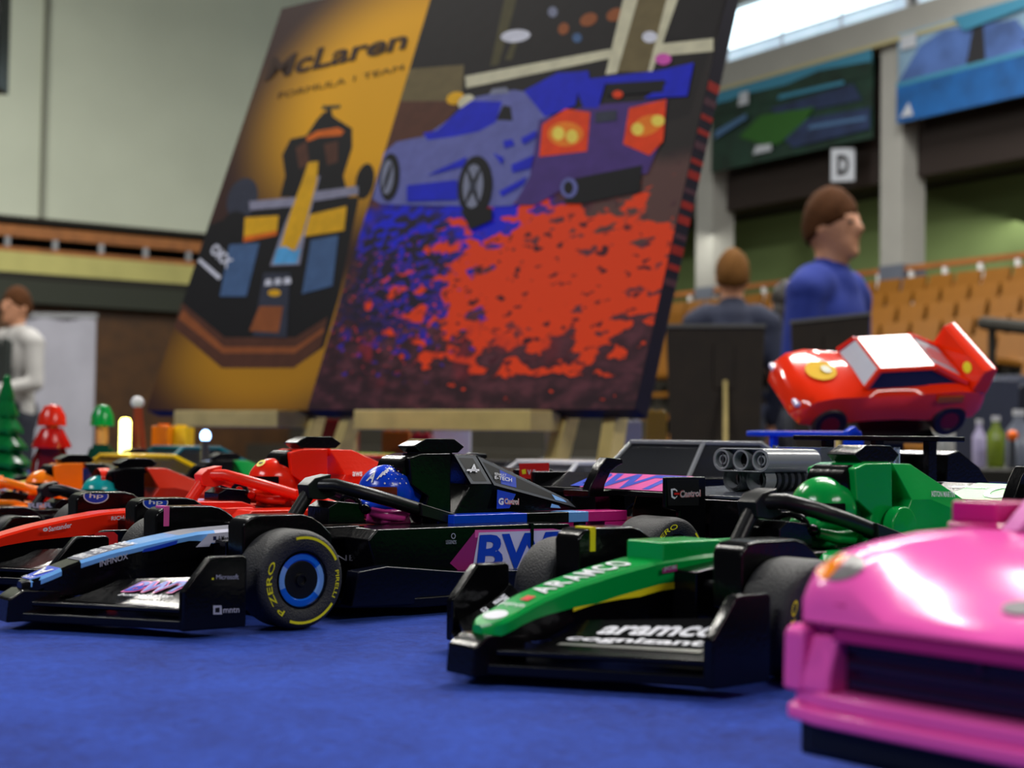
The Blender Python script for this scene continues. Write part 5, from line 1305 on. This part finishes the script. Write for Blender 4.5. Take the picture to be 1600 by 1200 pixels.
# ---- easel backs standing on the far table
far = empty('side_table', (0, 0, 0), 0, 'dark side table with clutter far behind the toy cars at right', 'table')
fx = 78; fy = 375; far.location = (fx*CM, fy*CM, 0)
MB().box(-70, 75, -45, 45, 70, 74, DARKW).build('table_top', far, bevel=.5)
for sx in (-64, 69):
    for sy in (-40, 40): MB().box(sx-2, sx+2, sy-2, sy+2, 0, 70, DARKW).build('leg', far)
EB = mat('dark_hardboard', (46, 36, 22), rough=.6, var=.2, vscale=20)
def easel_back(u0, u1, v0, v1, Y, uleg, label):
    a, b = at(u0, v0, Y), at(u1, v1, Y); z0 = -1.0
    ctr = (a+b)/2; w = b.x-a.x; H = ctr.z-z0-3
    r_ = empty('picture_easel', W3(ctr.x, Y, z0), 0, label, 'easel')
    tilt_ = (b.z-a.z)/w
    sh = lambda x: x*tilt_
    pan = [(-w/2+1.2, 3), (w/2-1.2, 3), (w/2, H+3+sh(w/2)), (-w/2, H+3+sh(-w/2))]
    MB().prism(pan, 0, .8, EB).build('panel', r_, bevel=.1)
    MB().prism([(-w/2, H+2.4+sh(-w/2)), (w/2, H+2.4+sh(w/2)), (w/2, H+3.2+sh(w/2)), (-w/2, H+3.2+sh(-w/2))], -.8, 1.6, plastic('grey_edge', (120, 118, 112))).build('top_edge', r_)
    xl = at(uleg, 640, Y).x-ctr.x
    MB().tube([(xl-.4, -7, 0), (xl+.3, -.6, H*.66)], .55, WOOD, 6).build('back_leg', r_)
    MB().prism([(xl-2.4, H*.6), (xl+2.4, H*.6), (xl+2.4, H*.95), (xl-2.4, H*.95)], -.5, 0, EB).build('brace', r_, bevel=.1)
    MB().box(-w/2+2, w/2-2, -1, 2, 1.8, 3, WOOD).build('ledge', r_)
    for s in (-1, 1): MB().box(s*w*.3-.7, s*w*.3+.7, 0, 2, 0, 3, WOOD).build('foot', r_)
easel_back(1041, 1196, 508, 508, 340, 1130, 'dark back of a framed picture with pine leg, left of the red race car')
easel_back(1236, 1360, 502, 489, 345, 1302, 'dark framed picture back in front of the person in blue')
# clutter on the far table at the right
def jar(u, v0, v1, Y, r, c, label, cat='bottle', name='bottle'):
    p = at(u, v1, Y); t = at(u, v0, Y).z; z0 = -1.0; h = max(2, t-z0)
    r_ = empty(name, W3(p.x, Y, z0), 0, label, cat)
    MB().lathe([(r*.9, 0), (r, .3), (r, h*.65), (r*.45, h*.8), (r*.45, h*.92)], (0, 0), c, 'z', n=20).build('body', r_, smooth=40)
    MB().lathe([(r*.5, h*.9), (r*.5, h), (.001, h)], (0, 0), WHITE, 'z', n=16).build('cap', r_, smooth=40)
jar(1474, 640, 690, 345, 2.6, plastic('milky_grey_plastic', (165, 165, 160)), 'tall pale grey bottle below the tail of the red race car')
jar(1530, 655, 690, 350, 1.6, plastic('pale_lilac_plastic', (190, 180, 215)), 'short lilac bottle right of the pale grey bottle')
jar(1556, 650, 690, 352, 2.0, plastic('olive_green_plastic', (120, 140, 40)), 'olive green bottle beside the small orange light')
jar(1592, 640, 690, 356, 3.0, plastic('cool_grey_plastic', (120, 125, 140)), 'wide cool grey bottle at the right picture edge')
p = at(1582, 681, 340); ob = empty('orange_light', W3(p.x, p.y, -1), 0, 'small orange light built as a glossy unlit ball at the right edge', 'ball')  # the orange light is a plain coloured ball here, it does not glow
MB().ell((0, 0, p.z+1), (1.3, 1.3, 1.3), plastic('ball_orange', (250, 110, 10)), 16, 10).build('ball', ob); MB().lathe([(.9, 0), (.6, p.z-.2)], (0, 0), DGREY, 'z', n=14).build('cup', ob)
for k, (u, v, c) in enumerate([(1530, 590, (60, 64, 80)), (1620, 600, (38, 40, 50)), (1575, 585, (84, 88, 104))]):
    p = at(u, v, 620+90*k); o = empty('stacked_crate', (p.x*CM, p.y*CM, 0), .3, ['dark crate stack left of the others at the right edge', 'black crate stack cut by the right picture edge', 'grey-blue crate stack behind, near the right picture edge'][k], 'crate')
    h = p.z-FZ
    cm_ = plastic('crate_plastic_%s' % 'abc'[k], c)
    for j in range(3): MB().prism([(-9, h*j/3+1), (9, h*j/3+1), (10, h*(j+1)/3-1), (-10, h*(j+1)/3-1)], -14, 14, cm_).build('crate', o, bevel=.6)
m = empty('barrier_rail', (0, 0, 0), 0, 'black barrier rail in front of the seats at the right edge', 'railing')
a, b = at(1536, 505, 900), at(1640, 516, 800)
MB().tube([tuple(a), tuple(b)], 4.0, DARKW, 8).build('rail', m); 
for q in (.15, .9):
    p = a.lerp(b, q); MB().tube([(p.x, p.y, FZ), (p.x, p.y, p.z)], 2.5, DARKW, 8).build('post', m)
m.location = (0, 0, TZ)

# ---- people
SKIN = mat('skin', (196, 140, 108), rough=.5, var=.08, vscale=20)
def cap(mb, a, b, ra, rb, m, n=14):
    a, b = Vector(a), Vector(b); mb.tube([a, b], [ra, rb], m, n); mb.ell(a, (ra,)*3, m, n, 8); mb.ell(b, (rb,)*3, m, n, 8)
def person(u, vtop, H, face, shirt, trouser, hair, label, Y, lean=0, jacket=None, arms='down', collar=None, turn=0, hairlen=0, apron=None):
    g = at(u, 600, Y)
    r_ = empty('person', (g.x*CM, g.y*CM, 0), face, label, 'person')
    k = H/175.0
    def V(x, y, z): return (x*k, y*k, z*k)
    b = MB()
    # head (face towards -y)
    hx, hz = 0, 163
    b.ell(V(0, 0, hz), (7.6*k, 9.4*k, 11.5*k), SKIN, 28, 18); b.ell(V(0, -3.2, hz-6), (5.6*k, 6.2*k, 6.2*k), SKIN, 20, 12)
    b.ell(V(0, -9.6, hz-1.8), (1.5*k, 2.2*k, 2.6*k), SKIN, 12, 8)
    b.ell(V(0, -8.3, hz-6.6), (2.6*k, 1.2*k, .8*k), SKIN, 12, 8)
    b.ell(V(0, -7.6, hz-9.6), (3*k, 2.2*k, 2*k), SKIN, 12, 8)
    for s in (-1, 1):
        b.ell(V(s*7.7, .8, hz-1), (1.2*k, 2.2*k, 3.2*k), SKIN, 10, 8); b.ell(V(s*3.2, -8.2, hz+2.2), (2.4*k, 1.0*k, .7*k), SKIN, 10, 6)
    cap(b, V(0, 1, 143), V(0, 0, 156), 6.2*k, 5.6*k, SKIN)
    b.ell(V(0, 1, 128), (17*k, 10*k, 18*k), SKIN); b.ell(V(0, 1, 105), (14*k, 9*k, 16*k), SKIN); b.ell(V(0, 1, 92), (15.5*k, 10*k, 12*k), SKIN)
    for s in (-1, 1):
        cap(b, V(s*7.5, 0, 88), V(s*8.5, 0, 48), 8*k, 5.5*k, SKIN); cap(b, V(s*8.5, 0, 48), V(s*9, 1, 9), 5.5*k, 3.8*k, SKIN)
        cap(b, V(s*9, 1, 5), V(s*10, -15, 3.5), 4*k, 3*k, SKIN)
        el_ = V(s*22, 2, 112) if arms == 'down' else V(s*23, -1, 112)
        wr = V(s*20, -7, 90) if arms == 'down' else V(s*10, -26, 106)
        cap(b, V(s*16.5, 1, 139), el_, 5.3*k, 4.0*k, SKIN); cap(b, el_, wr, 3.8*k, 2.7*k, SKIN)
        d = (Vector(wr)-Vector(el_)).normalized(); pc = Vector(wr)+d*4.5*k
        b.ell(pc, (3.4*k, 2.2*k, 4.2*k), SKIN, 12, 8)
        side = d.cross(Vector((1, 0, 0))).normalized() if abs(d.x) < .9 else Vector((0, 1, 0))
        for q in range(4):
            base = pc + side*(q-1.5)*1.5*k + d*2.6*k; L_ = (6.2, 7.2, 6.8, 5.2)[q]*k
            mid = base + d*L_*.5; tip = mid + (d+Vector((-s*.5, -.1, 0))).normalized()*L_*.5
            b.tube([base, mid, tip], [.85*k, .8*k, .6*k], SKIN, 8)
        b.tube([pc - side*2.2*k, pc - side*3.6*k + d*2*k, pc-side*3.8*k+d*4.4*k], [1.1*k, .95*k, .7*k], SKIN, 8)
    body = b.build('body', r_, remesh=1.15*k, smooth=80)
    # hair
    hm = MB(); vs = []; fs = []
    nu, nv = 30, 12
    for i in range(nv+1):
        for j in range(nu):
            a = 2*pi*j/nu; fr = .5-.5*sin(a)       # 1 at the face
            maxth = 2.15 - .80*max(0, fr)**1.3 if hairlen < 1 else 2.0-.6*fr
            th = maxth*i/nv; e = (1.02 + .13*(1-i/nv)**.7) + .02*sin(5*a+i) + .025*sin(13*a+2*i)*(i/nv)
            vs.append(tuple(Vector(V(0, .8, hz+.5))+Vector((8.1*k*e*sin(th)*cos(a), 9.6*k*e*sin(th)*sin(a), 11.9*k*e*cos(th)))))
    for i in range(nv):
        for j in range(nu): fs.append((i*nu+j, (i+1)*nu+j, (i+1)*nu+(j+1) % nu, i*nu+(j+1) % nu))
    hm.add(vs, fs, hair); ho = hm.build('hair', r_, smooth=70)
    sd = ho.modifiers.new('solid', 'SOLIDIFY'); sd.thickness = .006; sd.offset = -1
    if hairlen:
        x = MB(); x.ell(V(0, 4, hz-9), (9.5*k, 7.5*k, 15*k), hair, 20, 12); x.build('long_hair', r_, smooth=70)
    for s in (-1, 1):
        e_ = MB(); e_.ell(V(s*3.2, -8.35, hz+.6), (1.3*k, .7*k, .7*k), PRINT_K, 10, 6); e_.build('eye', r_)
    # clothes
    c = MB(); e = 1.0
    c.ell(V(0, 1, 129), (18.5*k, 11.5*k, 18*k), shirt); c.ell(V(0, 1, 106), (15.6*k, 10.8*k, 18*k), shirt); c.ell(V(0, 1, 94), (16.5*k, 11.4*k, 13*k), shirt)
    cap(c, V(0, 1, 141), V(0, 1, 148.5), 10*k, 6.6*k, shirt)
    for s in (-1, 1):
        el_ = V(s*23.5, 2, 112) if arms == 'down' else V(s*23.5, -1, 112)
        wr = Vector(V(s*20, -7, 90) if arms == 'down' else V(s*10, -26, 106)); wr = Vector(el_).lerp(wr, .92)
        cap(c, V(s*12, 1, 141.5), V(s*18, 1, 138.5), 8*k, 7.4*k, shirt); cap(c, V(s*18, 1, 138), el_, 6.9*k, 5.4*k, shirt); cap(c, el_, tuple(wr), 5.2*k, 4.1*k, shirt)
    c.build('jacket' if jacket else 'shirt', r_, remesh=1.4*k, smooth=80)
    if collar:
        x = MB().lathe([(7.0*k, 142*k), (7.6*k, 146.5*k), (6.6*k, 148*k), (6.4*k, 142*k)], (0, 0), collar, 'z', n=24); x.build('collar', r_)
    if apron:
        x = MB(); x.prism([(-9*k, 100*k), (-10*k, 140*k), (-3*k, 142*k), (0, 126*k), (3*k, 142*k), (10*k, 140*k), (9*k, 100*k)], -12.6*k, -9.0*k, apron); x.build('vest_front', r_, bevel=.8)
    t = MB(); cap(t, V(0, 1, 92), V(0, 1, 88), 16*k, 15*k, trouser)
    for s in (-1, 1):
        cap(t, V(s*8, 0, 88), V(s*9, 0, 48), 9.6*k, 7.4*k, trouser); cap(t, V(s*9, 0, 48), V(s*9.5, 1, 9), 7.2*k, 6*k, trouser)
    t.build('trousers', r_, remesh=1.6*k, smooth=80)
    for s in (-1, 1):
        x = MB(); x.ell(V(s*9.8, -6, 4), (5.2*k, 13*k, 4.2*k), PRINT_K); x.build('shoe', r_)
    return r_
HB = mat('brown_hair', (74, 44, 22), rough=.85, spec=.15, var=.3, vscale=120); HD = mat('dark_hair', (28, 22, 20), rough=.5, var=.3, vscale=120); HL = mat('light_brown_hair', (104, 70, 34), rough=.85, spec=.15, var=.3, vscale=120)
JEANS = mat('dark_trousers', (26, 30, 44), rough=.8)
person(1300, 310, 158, R(52), mat('blue_sweater', (26, 46, 132), rough=.85, var=.1, vscale=8), JEANS, HB, 'person in plain blue long-sleeved top with short brown hair, looking to the right', 456)
person(1143, 385, 172, R(175), mat('navy_suit', (30, 36, 58), rough=.8, var=.1, vscale=10), JEANS, HL, 'person in dark suit jacket seen from behind beside the grey column', 715, jacket=True, collar=mat('blue_collar', (70, 80, 140), rough=.7))
person(1226, 412, 165, R(190), mat('dark_brown_top', (36, 28, 28), rough=.8), JEANS, HD, 'person with long dark hair, mostly hidden behind the person in blue', 790, hairlen=1)
person(22, 455, 171, R(-35), mat('white_shirt', (176, 174, 172), rough=.8, var=.08, vscale=8), JEANS, HB, 'person in white shirt with dark vest at the left, looking down', 940, arms='front', apron=mat('charcoal_vest', (50, 56, 54), rough=.8))
